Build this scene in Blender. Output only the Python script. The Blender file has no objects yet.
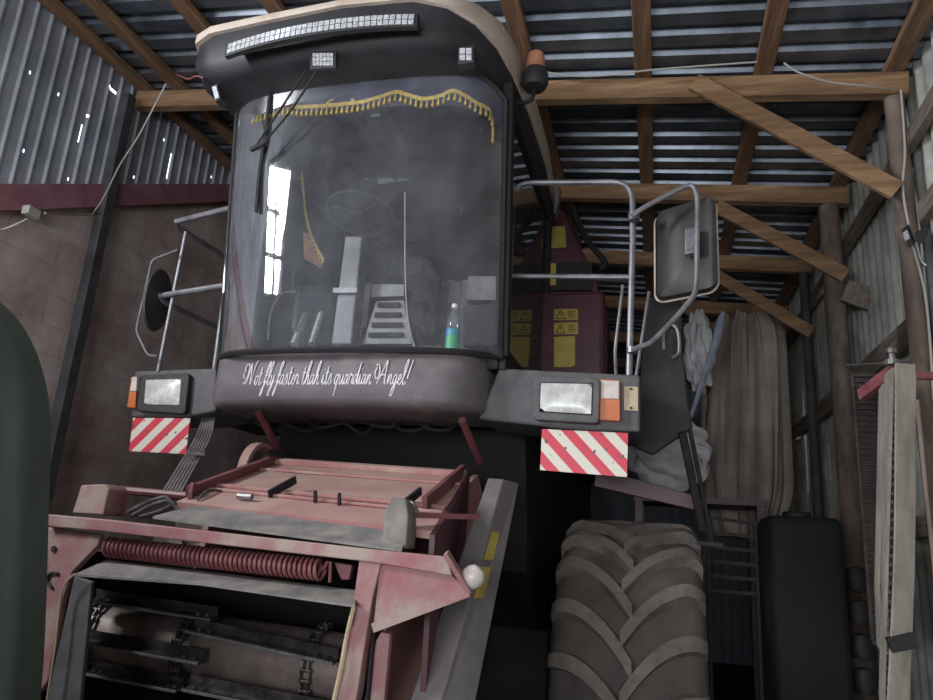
import bpy, bmesh, math, random
from mathutils import Vector as V, Matrix
random.seed(7)
sc = bpy.context.scene
COL = sc.collection
PI = math.pi
rad = math.radians

# ------------------------------------------------------------------ camera
FPX, YAW, PIT, ROLL = 715.0, rad(15.5), rad(15.0), rad(3.75)
CAM = V((0, 0, 1.65))
_fw = V((-math.sin(YAW) * math.cos(PIT), math.cos(YAW) * math.cos(PIT), math.sin(PIT)))
_rt = V((math.cos(YAW), math.sin(YAW), 0))
_up = _rt.cross(_fw)
_r2 = _rt * math.cos(ROLL) + _up * math.sin(ROLL)
_u2 = -_rt * math.sin(ROLL) + _up * math.cos(ROLL)
cd = bpy.data.cameras.new('camera')
cam = bpy.data.objects.new('camera', cd)
COL.objects.link(cam)
cd.sensor_width = 36
cd.lens = FPX / 933 * 36
cd.clip_start = .05
m = Matrix((_r2, _u2, -_fw)).transposed().to_4x4()
m.translation = CAM
cam.matrix_world = m
sc.camera = cam

# ------------------------------------------------------------------ world + lights
w = bpy.data.worlds.new('sky')
sc.world = w
w.use_nodes = True
bg = w.node_tree.nodes['Background']
bg.inputs[0].default_value = (.80, .88, 1, 1)
bg.inputs[1].default_value = 2.2
def area(name, loc, target, sx, sy, power, color):
    d = bpy.data.lights.new(name, 'AREA')
    d.shape = 'RECTANGLE'
    d.size, d.size_y, d.energy, d.color = sx, sy, power, color
    o = bpy.data.objects.new(name, d)
    COL.objects.link(o)
    o.location = loc
    o.rotation_euler = (V(target) - V(loc)).to_track_quat('-Z', 'Y').to_euler()
    return o
# daylight through the open gate behind the camera and through the window in the left wall
area('gate_daylight', (-1.3, -3.5, 1.85), (-1.2, 3.4, 2.5), 4.4, 1.3, 170, (.94, .96, 1))
area('window_daylight', (-4.35, .55, 3.8), (-1.0, 2.3, 2.2), .8, 1.3, 280, (.93, .96, 1))
sc.view_settings.view_transform = 'Standard'
sc.view_settings.look = 'None'
sc.view_settings.exposure = .3
sc.view_settings.gamma = 1
sc.view_settings.use_curve_mapping = False

# ------------------------------------------------------------------ helpers
def ray(px, py):
    return _r2 * ((px - 466.5) / FPX) + _u2 * ((350 - py) / FPX) + _fw
def P(px, py, y):
    d = ray(px, py)
    return CAM + d * (y / d.y)
def PX(px, py, x):
    d = ray(px, py)
    return CAM + d * (x / d.x)

WL = {}
class MB:
    def __init__(s): s.bm = bmesh.new()
    def vs(s, pts): return [s.bm.verts.new(p) for p in pts]
    def face(s, vs):
        try: return s.bm.faces.new(vs)
        except ValueError: return None
    def box(s, x0, x1, y0, y1, z0, z1):
        v = s.vs([(x, y, z) for z in (z0, z1) for y in (y0, y1) for x in (x0, x1)])
        for f in ((0, 2, 3, 1), (4, 5, 7, 6), (0, 1, 5, 4), (2, 6, 7, 3), (0, 4, 6, 2), (1, 3, 7, 5)):
            s.face([v[i] for i in f])
        return s
    def hexa(s, p):          # 8 points: bottom ring of four, top ring of four
        v = s.vs(p)
        for f in ((3, 2, 1, 0), (4, 5, 6, 7), (0, 1, 5, 4), (1, 2, 6, 5), (2, 3, 7, 6), (3, 0, 4, 7)):
            s.face([v[i] for i in f])
        return s
    def prism(s, pts, ext):  # polygon in 3D extruded by a vector
        ext = V(ext)
        a = s.vs(pts)
        b = s.vs([V(p) + ext for p in pts])
        n = len(pts)
        s.face(a[::-1]); s.face(b)
        for i in range(n): s.face([a[i], a[(i + 1) % n], b[(i + 1) % n], b[i]])
        return s
    def beam(s, a, b, w, h, up=(0, 0, 1)):
        a, b = V(a), V(b)
        d = (b - a).normalized()
        side = d.cross(V(up)).normalized()
        u = side.cross(d)
        c = [side * (w / 2) * i + u * (h / 2) * j for i, j in ((-1, -1), (1, -1), (1, 1), (-1, 1))]
        return s.hexa([a + q for q in c] + [b + q for q in c])
    def loft(s, rings, caps=True, closed=True):
        R = [s.vs(r) for r in rings]
        n = len(R[0])
        for a, b in zip(R, R[1:]):
            for i in range(n if closed else n - 1):
                s.face([a[i], a[(i + 1) % n], b[(i + 1) % n], b[i]])
        if caps and closed:
            s.face(R[0][::-1]); s.face(R[-1])
        return s
    def tube(s, pts, r, seg=8, smooth=0, flat=None):
        pts = [V(p) for p in pts]
        if smooth:
            pts = smooth_path(pts, smooth)
        rings = []
        n = len(pts)
        t0 = (pts[1] - pts[0]).normalized()
        u = t0.orthogonal().normalized()
        for i, p in enumerate(pts):
            t = (pts[min(i + 1, n - 1)] - pts[max(i - 1, 0)])
            t = t.normalized() if t.length > 1e-9 else t0
            u = (u - t * u.dot(t))
            u = u.normalized() if u.length > 1e-6 else t.orthogonal().normalized()
            v = t.cross(u)
            rr = r[i] if isinstance(r, (list, tuple)) else r
            rings.append([p + u * math.cos(2 * PI * k / seg) * rr + v * math.sin(2 * PI * k / seg) * rr for k in range(seg)])
        return s.loft(rings)
    def lathe(s, prof, c, axis=(0, 0, 1), seg=24):
        c, ax = V(c), V(axis).normalized()
        u = ax.orthogonal().normalized(); v = ax.cross(u)
        return s.loft([[c + ax * h + (u * math.cos(2 * PI * k / seg) + v * math.sin(2 * PI * k / seg)) * max(r, 1e-4) for k in range(seg)] for r, h in prof])
    def ribbon(s, pts, side, w, t):   # flat strap along pts, w wide along side, t thick
        pts = [V(p) for p in pts]; side = V(side).normalized()
        rings = []
        for i, p in enumerate(pts):
            d = (pts[min(i + 1, len(pts) - 1)] - pts[max(i - 1, 0)]).normalized()
            n = d.cross(side).normalized()
            rings.append([p + side * a * w / 2 + n * b * t / 2 for a, b in ((-1, -1), (1, -1), (1, 1), (-1, 1))])
        return s.loft(rings)
    def build(s, name, mat, parent=None, bevel=0, smooth=35, mods=()):
        bm = s.bm
        bmesh.ops.recalc_face_normals(bm, faces=bm.faces)
        me = bpy.data.meshes.new(name)
        xs = [v.co for v in bm.verts]
        lo = V((min(v.x for v in xs), min(v.y for v in xs), min(v.z for v in xs)))
        hi = V((max(v.x for v in xs), max(v.y for v in xs), max(v.z for v in xs)))
        c = (lo + hi) / 2
        if parent is None: c.z = lo.z
        for v in bm.verts: v.co -= c
        bm.to_mesh(me); bm.free()
        if smooth:
            for p in me.polygons: p.use_smooth = True
            me.set_sharp_from_angle(angle=rad(smooth))
        me.materials.append(mat)
        o = bpy.data.objects.new(name, me)
        COL.objects.link(o)
        base = WL[parent.name] if parent else V((0, 0, 0))
        o.parent = parent
        o.location = c - base
        WL[o.name] = c
        if bevel:
            b = o.modifiers.new('bevel', 'BEVEL'); b.width = bevel; b.segments = 2; b.limit_method = 'ANGLE'; b.angle_limit = rad(40)
        return o
def smooth_path(pts, k):
    out = []
    n = len(pts)
    for i in range(n - 1):
        p0, p1, p2, p3 = pts[max(i - 1, 0)], pts[i], pts[i + 1], pts[min(i + 2, n - 1)]
        for j in range(k):
            t = j / k
            out.append(.5 * ((2 * p1) + (p2 - p0) * t + (2 * p0 - 5 * p1 + 4 * p2 - p3) * t * t + (3 * p1 - p0 - 3 * p2 + p3) * t ** 3))
    out.append(pts[-1])
    return out
def round_path(pts, r, k=5):    # polyline with rounded corners
    pts = [V(p) for p in pts]
    out = [pts[0]]
    for a, b, c in zip(pts, pts[1:], pts[2:]):
        d1 = min(r, (a - b).length * .45); d2 = min(r, (c - b).length * .45)
        s0 = b + (a - b).normalized() * d1; s1 = b + (c - b).normalized() * d2
        for j in range(k + 1):
            t = j / k
            out.append(s0 * (1 - t) ** 2 + b * 2 * t * (1 - t) + s1 * t * t)
    out.append(pts[-1])
    return out
def tag(o, label=None, cat=None, group=None, kind=None):
    if label: o['label'] = label
    if cat: o['category'] = cat
    if group: o['group'] = group
    if kind: o['kind'] = kind
    return o
def empty(name, loc, label, cat, group=None):
    o = bpy.data.objects.new(name, None)
    COL.objects.link(o); o.location = loc; o.empty_display_size = .2
    WL[o.name] = V(loc)
    return tag(o, label, cat, group)
def struct(o): o['kind'] = 'structure'; return o

# ------------------------------------------------------------------ materials
def lin(c):
    return tuple(((v / 255) / 12.92 if v / 255 <= .04045 else ((v / 255 + .055) / 1.055) ** 2.4) for v in c) + (1,)
def mat(name, c1, c2=None, rough=.6, metal=0, scale=8, dust=0, dustc=(150, 125, 118), bump=0, stretch=(1, 1, 1), c3=None, contrast=(.35, .65), bscale=None, spec=.5):
    M = bpy.data.materials.new(name); M.use_nodes = True
    N, L = M.node_tree.nodes, M.node_tree.links
    b = N['Principled BSDF']
    b.inputs['Roughness'].default_value = rough
    b.inputs['Metallic'].default_value = metal
    b.inputs['Specular IOR Level'].default_value = spec
    tc = N.new('ShaderNodeTexCoord'); mp = N.new('ShaderNodeMapping')
    mp.inputs['Scale'].default_value = stretch
    L.new(tc.outputs['Object'], mp.inputs[0])
    col = None
    if c2:
        nz = N.new('ShaderNodeTexNoise'); nz.inputs['Scale'].default_value = scale; nz.inputs['Detail'].default_value = 8; nz.inputs['Roughness'].default_value = .65
        L.new(mp.outputs[0], nz.inputs['Vector'])
        cr = N.new('ShaderNodeValToRGB')
        cr.color_ramp.elements[0].position = contrast[0]; cr.color_ramp.elements[1].position = contrast[1]
        cr.color_ramp.elements[0].color = lin(c1); cr.color_ramp.elements[1].color = lin(c2)
        if c3:
            e = cr.color_ramp.elements.new((contrast[0] + contrast[1]) / 2); e.color = lin(c3)
        L.new(nz.outputs['Fac'], cr.inputs[0]); col = cr.outputs[0]
        mr = N.new('ShaderNodeMapRange'); mr.inputs['To Min'].default_value = max(rough - .12, .03); mr.inputs['To Max'].default_value = min(rough + .15, 1)
        L.new(nz.outputs['Fac'], mr.inputs[0]); L.new(mr.outputs[0], b.inputs['Roughness'])
    if dust:                        # dust that has settled on the upward faces
        g = N.new('ShaderNodeNewGeometry'); sp = N.new('ShaderNodeSeparateXYZ')
        L.new(g.outputs['Normal'], sp.inputs[0])
        r2 = N.new('ShaderNodeMapRange'); r2.inputs['From Min'].default_value = -.2; r2.inputs['From Max'].default_value = .9; r2.inputs['To Max'].default_value = dust; r2.inputs['To Min'].default_value = dust * .25
        L.new(sp.outputs['Z'], r2.inputs[0])
        n2 = N.new('ShaderNodeTexNoise'); n2.inputs['Scale'].default_value = 5; n2.inputs['Detail'].default_value = 9
        L.new(tc.outputs['Object'], n2.inputs['Vector'])
        r3 = N.new('ShaderNodeMapRange'); r3.inputs['From Min'].default_value = .3; r3.inputs['From Max'].default_value = .7; r3.inputs['To Min'].default_value = .45; r3.inputs['To Max'].default_value = 1
        L.new(n2.outputs['Fac'], r3.inputs[0])
        mu = N.new('ShaderNodeMath'); mu.operation = 'MULTIPLY'; L.new(r2.outputs[0], mu.inputs[0]); L.new(r3.outputs[0], mu.inputs[1])
        mx = N.new('ShaderNodeMix'); mx.data_type = 'RGBA'
        L.new(mu.outputs[0], mx.inputs[0])
        if col: L.new(col, mx.inputs[6])
        else: mx.inputs[6].default_value = lin(c1)
        mx.inputs[7].default_value = lin(dustc)
        col = mx.outputs[2]
    if col: L.new(col, b.inputs['Base Color'])
    else: b.inputs['Base Color'].default_value = lin(c1)
    if bump:
        nb = N.new('ShaderNodeTexNoise'); nb.inputs['Scale'].default_value = bscale or scale * 3; nb.inputs['Detail'].default_value = 6
        L.new(mp.outputs[0], nb.inputs['Vector'])
        bp = N.new('ShaderNodeBump'); bp.inputs['Strength'].default_value = bump; bp.inputs['Distance'].default_value = .02
        L.new(nb.outputs['Fac'], bp.inputs['Height']); L.new(bp.outputs[0], b.inputs['Normal'])
    return M
M = {}
M['wood'] = mat('pine_wood', (112, 86, 62), (172, 138, 104), .8, scale=3, stretch=(.6, 6, 6), bump=.2, c3=(142, 110, 80))
M['woodx'] = mat('pine_rafter', (104, 78, 58), (158, 122, 92), .8, scale=3, stretch=(6, .6, 6), bump=.2, c3=(130, 98, 74))
M['oldwood'] = mat('grey_weathered_wood', (96, 86, 78), (150, 136, 124), .85, scale=4, stretch=(6, .8, 6), bump=.3)
M['zinc'] = mat('zinc_sheet', (84, 90, 98), (140, 148, 158), .36, .7, scale=2.5, bump=.05)
M['zincwall'] = mat('galvanised_wall_sheet', (150, 156, 168), (192, 198, 208), .55, .15, scale=2, bump=.08)
M['slate'] = mat('old_grey_sheet', (150, 150, 144), (204, 204, 196), .75, .1, scale=3, bump=.15, c3=(178, 178, 170))
M['rustpipe'] = mat('rusty_pipe', (92, 78, 70), (136, 120, 108), .8, .1, scale=6, stretch=(2, 2, .6), bump=.2)
M['darkpost'] = mat('dark_steel_post', (58, 58, 62), (84, 84, 88), .7, scale=5)
M['maroon'] = mat('maroon_paint', (92, 42, 52), (116, 60, 68), .5, scale=4, dust=.45, dustc=(150, 110, 106))
M['maroondark'] = mat('maroon_body_paint', (64, 24, 38), (82, 34, 48), .42, scale=3, dust=.2)
M['pink'] = mat('faded_pink_maroon_paint', (150, 98, 100), (180, 152, 140), .8, scale=3.2, dust=.8, dustc=(186, 158, 146), bump=.1, c3=(164, 108, 108))
M['header'] = mat('scuffed_header_paint', (142, 66, 82), (158, 140, 130), .65, scale=3.4, dust=.5, dustc=(176, 152, 142), bump=.12, c3=(146, 100, 102), contrast=(.38, .6))
M['springp'] = mat('spring_paint', (110, 50, 60), (140, 84, 88), .45, scale=14, dust=.4, dustc=(170, 130, 124))
M['greydust'] = mat('dusty_rubber_strip', (94, 92, 92), (142, 136, 130), .9, scale=7, bump=.2)
M['black'] = mat('black_plastic', (22, 23, 26), (38, 39, 43), .55, scale=8, dust=.25, dustc=(110, 104, 102))
M['gloss'] = mat('black_visor', (20, 21, 26), (34, 35, 42), .55, scale=6, dust=.1)
M['rubber'] = mat('black_rubber', (14, 14, 15), (28, 28, 29), .7, scale=10)
M['bumper'] = mat('dusty_bumper_paint', (80, 76, 79), (118, 110, 109), .55, scale=5, dust=.35, dustc=(136, 124, 122), bump=.05, contrast=(.3, .7), c3=(92, 86, 92))
M['boxgrey'] = mat('dusty_grey_plastic', (62, 62, 66), (92, 90, 92), .6, scale=9, dust=.4, dustc=(130, 124, 122), bump=.06)
M['cream'] = mat('cream_roof_paint', (176, 160, 146), (206, 192, 178), .6, scale=5, bump=.05)
M['tube'] = mat('grey_handrail', (92, 92, 98), (136, 136, 142), .4, .4, scale=12, dust=.4, dustc=(170, 164, 160))
M['chrome'] = mat('bright_metal', (160, 160, 162), (190, 190, 190), .25, .9, scale=10)
M['steel'] = mat('worn_steel', (96, 94, 94), (140, 136, 134), .38, .8, scale=10, bump=.1)
M['shield'] = mat('dark_rubber_shield', (26, 25, 25), (42, 40, 39), .7, scale=8, dust=.15)
M['slat'] = mat('dark_worn_slat', (50, 48, 48), (96, 92, 90), .35, .6, scale=14, bump=.1)
M['drum'] = mat('dusty_drum', (104, 92, 88), (132, 118, 112), .5, .3, scale=12, bump=.12)
M['channel'] = mat('hazed_maroon_channel', (138, 88, 100), (164, 120, 128), .7, scale=3)  # maroon paled evenly, haze at the left wall put into the colour
M['lug'] = mat('scuffed_tread_rubber', (96, 90, 86), (132, 122, 116), .9, scale=10, dust=.4, dustc=(160, 148, 138), bump=.1)
M['dirty'] = mat('dirty_black_bar', (28, 27, 27), (48, 46, 45), .7, scale=12)
M['tyre'] = mat('tyre_rubber', (52, 49, 48), (78, 73, 70), .85, scale=9, dust=.6, dustc=(142, 130, 122), bump=.15)
M['shadeblack'] = mat('painted_shade_black', (18, 17, 18), (30, 28, 29), .8, scale=8)  # near-black colour stands in for shade under the cab and in the throat
M['guard'] = mat('grey_guard_sheet', (104, 102, 106), (136, 132, 134), .5, .2, scale=4, dust=.2)
M['white'] = mat('white_reflective', (205, 198, 186), (226, 220, 208), .5, scale=14)
M['red'] = mat('red_reflective', (196, 48, 66), (214, 70, 84), .45, scale=14)
M['letter'] = mat('white_lettering', (228, 222, 226), rough=.6)
M['gold'] = mat('gold_fringe', (150, 124, 52), (206, 180, 92), .55, scale=60, bump=.2)
M['amber'] = mat('amber_lens', (188, 100, 56), (204, 120, 76), .3, scale=12)
M['clear'] = mat('clear_signal_lens', (196, 184, 176), (214, 204, 196), .25, scale=12)
M['beaconl'] = mat('faded_beacon_dome', (176, 112, 84), (200, 140, 110), .35, scale=10)
M['lens'] = mat('headlamp_lens', (168, 168, 164), (222, 222, 216), .25, 0, scale=9, spec=.8)
M['ledw'] = mat('led_lens', (150, 152, 156), (236, 238, 240), .2, .3, scale=90)
M['yellow'] = mat('yellow_sticker', (168, 146, 60), (190, 168, 84), .5, scale=10)
M['ink'] = mat('black_print', (30, 26, 22), rough=.6)
M['plate'] = mat('tan_plate', (176, 158, 130), (196, 178, 148), .5, scale=10)
M['mirrorback'] = mat('mirror_housing_plastic', (40, 38, 36), (58, 55, 52), .5, scale=8, dust=.12, dustc=(130, 124, 118))
M['mirrorglass'] = mat('mirror_glass', (200, 205, 208), rough=.05, metal=1)
M['navy'] = mat('navy_sun_band', (26, 28, 48), (40, 42, 66), .4, scale=5)
M['seat'] = mat('dark_seat_fabric', (44, 44, 48), (62, 62, 68), .85, scale=20)
M['console'] = mat('grey_console', (104, 104, 108), (140, 140, 144), .5, scale=6)
M['curtain'] = mat('grey_inner_lining', (120, 122, 126), (160, 160, 162), .7, scale=4)
M['bag'] = mat('grey_woven_bag', (160, 146, 134), (196, 182, 168), .85, scale=3, bump=.2)
M['film'] = mat('white_plastic_film', (224, 222, 224), (248, 246, 248), .3, scale=5, bump=.3)
M['bluecord'] = mat('blue_cord', (150, 168, 206), (214, 218, 226), .7, scale=10)
M['belt'] = mat('grey_drive_belt', (122, 116, 106), (160, 152, 140), .75, scale=14, stretch=(1, 1, .3))
M['beltt'] = mat('belt_teeth_rubber', (70, 62, 60), (96, 84, 82), .8, scale=14)
M['redbar'] = mat('red_painted_bar', (112, 52, 58), (140, 84, 86), .6, scale=10)
M['sieve'] = mat('dark_rusty_sieve', (52, 46, 46), (82, 72, 70), .7, .2, scale=12)
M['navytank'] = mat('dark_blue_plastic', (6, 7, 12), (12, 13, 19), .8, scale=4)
M['floor'] = mat('packed_dirt', (44, 39, 34), (74, 66, 58), .95, scale=2, bump=.4, c3=(68, 60, 52))
M['green'] = mat('green_canvas', (74, 84, 78), (100, 110, 104), .9, scale=2.2, stretch=(1, 1, .35), bump=.6, bscale=2.5)
M['cable'] = mat('white_cable', (176, 172, 164), rough=.5)
M['hose'] = mat('grey_hydraulic_hose', (104, 100, 102), (140, 134, 134), .45, scale=12)
M['junction'] = mat('grey_plastic_box', (186, 180, 176), rough=.5)
M['bottle_label'] = mat('blue_green_label', (50, 130, 210), (70, 170, 110), .4, scale=9, contrast=(.45, .55))
M['cloth'] = mat('pink_gold_cloth', (150, 90, 96), (170, 140, 80), .8, scale=12)

def brick_mat():
    Mx = mat('mottled_block_wall', (160, 142, 136), (222, 210, 206), .85, scale=1.3, bump=.2, c3=(196, 176, 170))
    N, L = Mx.node_tree.nodes, Mx.node_tree.links
    b = N['Principled BSDF']
    src = b.inputs['Base Color'].links[0].from_socket
    tc = N.new('ShaderNodeTexCoord'); sp = N.new('ShaderNodeSeparateXYZ'); cb = N.new('ShaderNodeCombineXYZ')
    L.new(tc.outputs['Object'], sp.inputs[0]); L.new(sp.outputs['Y'], cb.inputs[0]); L.new(sp.outputs['Z'], cb.inputs[1])
    br = N.new('ShaderNodeTexBrick'); br.inputs['Scale'].default_value = 1
    br.inputs['Brick Width'].default_value = .42; br.inputs['Row Height'].default_value = .21; br.inputs['Mortar Size'].default_value = .008; br.inputs['Mortar Smooth'].default_value = .6
    br.inputs['Color1'].default_value = (1, 1, 1, 1); br.inputs['Color2'].default_value = (.72, .68, .66, 1); br.inputs['Mortar'].default_value = (.5, .47, .45, 1)
    L.new(cb.outputs[0], br.inputs['Vector'])
    mx = N.new('ShaderNodeMix'); mx.data_type = 'RGBA'; mx.blend_type = 'MULTIPLY'; mx.inputs[0].default_value = .45
    L.new(src, mx.inputs[6]); L.new(br.outputs['Color'], mx.inputs[7]); L.new(mx.outputs[2], b.inputs['Base Color'])
    return Mx
M['brick'] = brick_mat()
def glass_mat(name, dust_lo, dust_hi, tint=(1, 1, 1), dustc=(170, 172, 180)):
    Mx = bpy.data.materials.new(name); Mx.use_nodes = True
    N, L = Mx.node_tree.nodes, Mx.node_tree.links
    N.clear()
    out = N.new('ShaderNodeOutputMaterial')
    tr = N.new('ShaderNodeBsdfTransparent'); tr.inputs[0].default_value = (*tint, 1)
    gl = N.new('ShaderNodeBsdfGlossy'); gl.inputs['Roughness'].default_value = .03
    fr = N.new('ShaderNodeFresnel'); fr.inputs[0].default_value = 1.5
    m1 = N.new('ShaderNodeMixShader'); L.new(fr.outputs[0], m1.inputs[0]); L.new(tr.outputs[0], m1.inputs[1]); L.new(gl.outputs[0], m1.inputs[2])
    df = N.new('ShaderNodeBsdfDiffuse'); df.inputs[0].default_value = lin(dustc)
    tc = N.new('ShaderNodeTexCoord'); nz = N.new('ShaderNodeTexNoise'); nz.inputs['Scale'].default_value = 3; nz.inputs['Detail'].default_value = 10; nz.inputs['Roughness'].default_value = .7
    L.new(tc.outputs['Object'], nz.inputs['Vector'])
    mr = N.new('ShaderNodeMapRange'); mr.inputs['From Min'].default_value = .3; mr.inputs['From Max'].default_value = .7; mr.inputs['To Min'].default_value = dust_lo; mr.inputs['To Max'].default_value = dust_hi
    L.new(nz.outputs['Fac'], mr.inputs[0])
    sp = N.new('ShaderNodeTexVoronoi'); sp.inputs['Scale'].default_value = 26      # dried splashes
    L.new(tc.outputs['Object'], sp.inputs['Vector'])
    s2 = N.new('ShaderNodeMapRange'); s2.inputs['From Min'].default_value = .0; s2.inputs['From Max'].default_value = .13; s2.inputs['To Min'].default_value = .35; s2.inputs['To Max'].default_value = 0
    L.new(sp.outputs['Distance'], s2.inputs[0])
    ad = N.new('ShaderNodeMath'); ad.operation = 'ADD'; L.new(mr.outputs[0], ad.inputs[0]); L.new(s2.outputs[0], ad.inputs[1])
    m2 = N.new('ShaderNodeMixShader'); L.new(ad.outputs[0], m2.inputs[0]); L.new(m1.outputs[0], m2.inputs[1]); L.new(df.outputs[0], m2.inputs[2])
    L.new(m2.outputs[0], out.inputs[0])
    return Mx
M['glass'] = glass_mat('dusty_windscreen', .05, .2)
M['sideglass'] = glass_mat('dark_side_glass', .02, .06, (.6, .62, .64))
M['pet'] = glass_mat('clear_bottle', .12, .25, (.9, .95, .95))

# ================================================================== SETTING
XL, XR = -4.15, 1.5
def zroof(x): return 4.62 - .09 * (x - 1.37)         # underside of the sheets
def trap(u):       # trapezoid wave 0..1
    u = u % 1
    if u < .55: return 0
    if u < .63: return (u - .55) / .08
    if u < .92: return 1
    return (1 - u) / .08
mb = MB()
mb.box(XL - .3, XR + .3, -4.0, 13.6, -.1, 0)
struct(mb.build('floor', M['floor'], smooth=0))
# ceiling: corrugated sheets, corrugations across the shed, a few missing spots
per = .19
mb = MB()
ys = []
y = -3.5
while y < 13.4:
    for u, t in ((0, 0), (.55, 0), (.63, 1), (.92, 1)): ys.append((y + u * per, t))
    y += per
nx = 40
xs = [XL - .15 + (XR - XL + .45) * i / nx for i in range(nx + 1)]
rows = [[mb.bm.verts.new((x, yy, zroof(x) + .035 * t + .01)) for x in xs] for yy, t in ys]
for j in range(len(rows) - 1):
    for i in range(nx):
        if 48 < j < 300 and j % 4 == 1 and random.random() < .0035: continue
        mb.face([rows[j][i], rows[j][i + 1], rows[j + 1][i + 1], rows[j + 1][i]])
struct(mb.build('ceiling', M['zinc'], smooth=0))
# left wall: block wall below, ribbed sheets above the maroon channel
def zband(y): return 1.95 + .533 * y                # top of the channel, rising to the back
def wall_left():
    mb = MB()
    n = 40
    y0, y1 = -3.6, 13.4
    lo, hi = [], []
    for i in range(n + 1):
        y = y0 + (y1 - y0) * i / n
        zt = max(1.2, min(zband(y) - .05, 5.1))
        lo.append((XL - .22, y, 0, zt))
    # window hole between y -0.75 and 0.75 above the blocks
    rings = [[(XL - .22, y, 0), (XL, y, 0), (XL, y, z), (XL - .22, y, z)] for _, y, _, z in lo]
    mb.loft(rings)
    return struct(mb.build('wall_left', M['brick'], smooth=0))
wall_left()
def sheet_left():
    mb = MB()
    holes = []
    for px, py in ((33, 73), (62, 95), (27, 152), (90, 116), (71, 179), (167, 140), (214, 178), (8, 5), (137, 178)):
        q = PX(px, py, XL + .0); holes.append((q.y, q.z, .004, .006))
    q = PX(172, 165, XL); holes.append((q.y, q.z, .006, .13))
    q = PX(83, 132, XL); holes.append((q.y, q.z, .001, .08))
    q = PX(115, 90, XL); holes.append((q.y, q.z, .05, .012))
    ystep = .012
    ny = int(16.8 / ystep)
    zs = [1.0 + i * .025 for i in range(168)]
    prof = [0, 0, 1, 1, 0, 0, 0, 0, 0]              # narrow raised ribs every 0.216 m
    V0 = {}
    def vert(i, k):
        if (i, k) not in V0:
            y = -3.5 + i * ystep
            V0[(i, k)] = mb.bm.verts.new((XL - .03 + .016 * (1 if (i // 2) % 5 == 2 else 0), y, zs[k]))
        return V0[(i, k)]
    for i in range(ny):
        y = -3.5 + (i + .5) * ystep
        for k in range(len(zs) - 1):
            z = zs[k] + .0125
            if z < zband(y) - .12: continue
            if .2 < y < .9 and 3.15 < z < 4.42: continue
            if any(abs(y - h[0]) < max(h[2], ystep * .5) and abs(z - h[1]) < max(h[3], .0125) for h in holes): continue
            mb.face([vert(i, k), vert(i + 1, k), vert(i + 1, k + 1), vert(i, k + 1)])
    return struct(mb.build('wall_left_sheeting', M['zincwall'], smooth=0))
sheet_left()
mb = MB()
ya, yb = -3.5, 5.85
mb.hexa([(XL, ya, zband(ya) - .19), (XL + .1, ya, zband(ya) - .19), (XL + .1, yb, zband(yb) - .19), (XL, yb, zband(yb) - .19),
         (XL, ya, zband(ya)), (XL + .1, ya, zband(ya)), (XL + .1, yb, zband(yb)), (XL, yb, zband(yb))])
struct(mb.build('trim_1', M['channel'], smooth=0))
# window in the left wall beside the photographer (seen only as a reflection in the windscreen)
wr = MB()
for yy in (.2, .5, .9): wr.box(XL - .06, XL, yy - .02, yy + .02, 3.15, 4.42)
for zz in (3.15, 3.55, 3.99, 4.42): wr.box(XL - .06, XL, .18, .92, zz - .025, zz + .025)
struct(wr.build('window_1', M['darkpost'], smooth=0))
# right wall: old corrugated sheets
mb = MB()
n = int(17 / .02)
V1 = {}
zs = [0, 1.2, 2.35, 2.36, 3.4, 4.2, 4.75]
for i in range(n + 1):
    y = -3.5 + i * .02
    a = .5 + .5 * math.cos(2 * PI * y / .15)
    for k, z in enumerate(zs):
        V1[i, k] = mb.bm.verts.new((XR + .035 * a + (.012 if k >= 3 else 0) , y, z))
for i in range(n):
    y = -3.5 + i * .02
    for k in range(len(zs) - 1):
        if k == 3 and (8.2 < y < 8.26 or 9.4 < y < 9.5): continue
        if k == 4 and (6.72 < y < 6.76): continue
        mb.face([V1[i, k], V1[i + 1, k], V1[i + 1, k + 1], V1[i, k + 1]])
struct(mb.build('wall_right', M['slate'], smooth=60))
# back wall
mb = MB()
n = int(6.0 / .02)
R = []
for i in range(n + 1):
    x = XL - .1 + i * .02
    a = .5 + .5 * math.cos(2 * PI * x / .15)
    R.append([mb.bm.verts.new((x, 13.3 + .03 * a, z)) for z in (0, 2.6, 2.6, zroof(x) + .05)])
for i in range(n):
    for k in range(3):
        if k == 1: continue
        mb.face([R[i][k], R[i + 1][k], R[i + 1][k + 1], R[i][k + 1]])
struct(mb.build('wall_back', M['zincwall'], smooth=60))
# unseen front wall behind the photographer; gate opening closed in below to block low light
mb = MB()
mb.box(XL - .1, XL + .5, -3.62, -3.55, 0, 5.1); mb.box(XR - .5, XR + .1, -3.62, -3.55, 0, 4.6); mb.box(XL + .5, XR - .5, -3.62, -3.55, 0, 1.15)
xx = XL + .5
while xx < XR - .5:
    mb.box(xx, min(xx + .74, XR - .5), -3.62, -3.58, 2.55, 5.0); xx += .75
struct(mb.build('wall_front', M['oldwood'], smooth=0))

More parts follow.
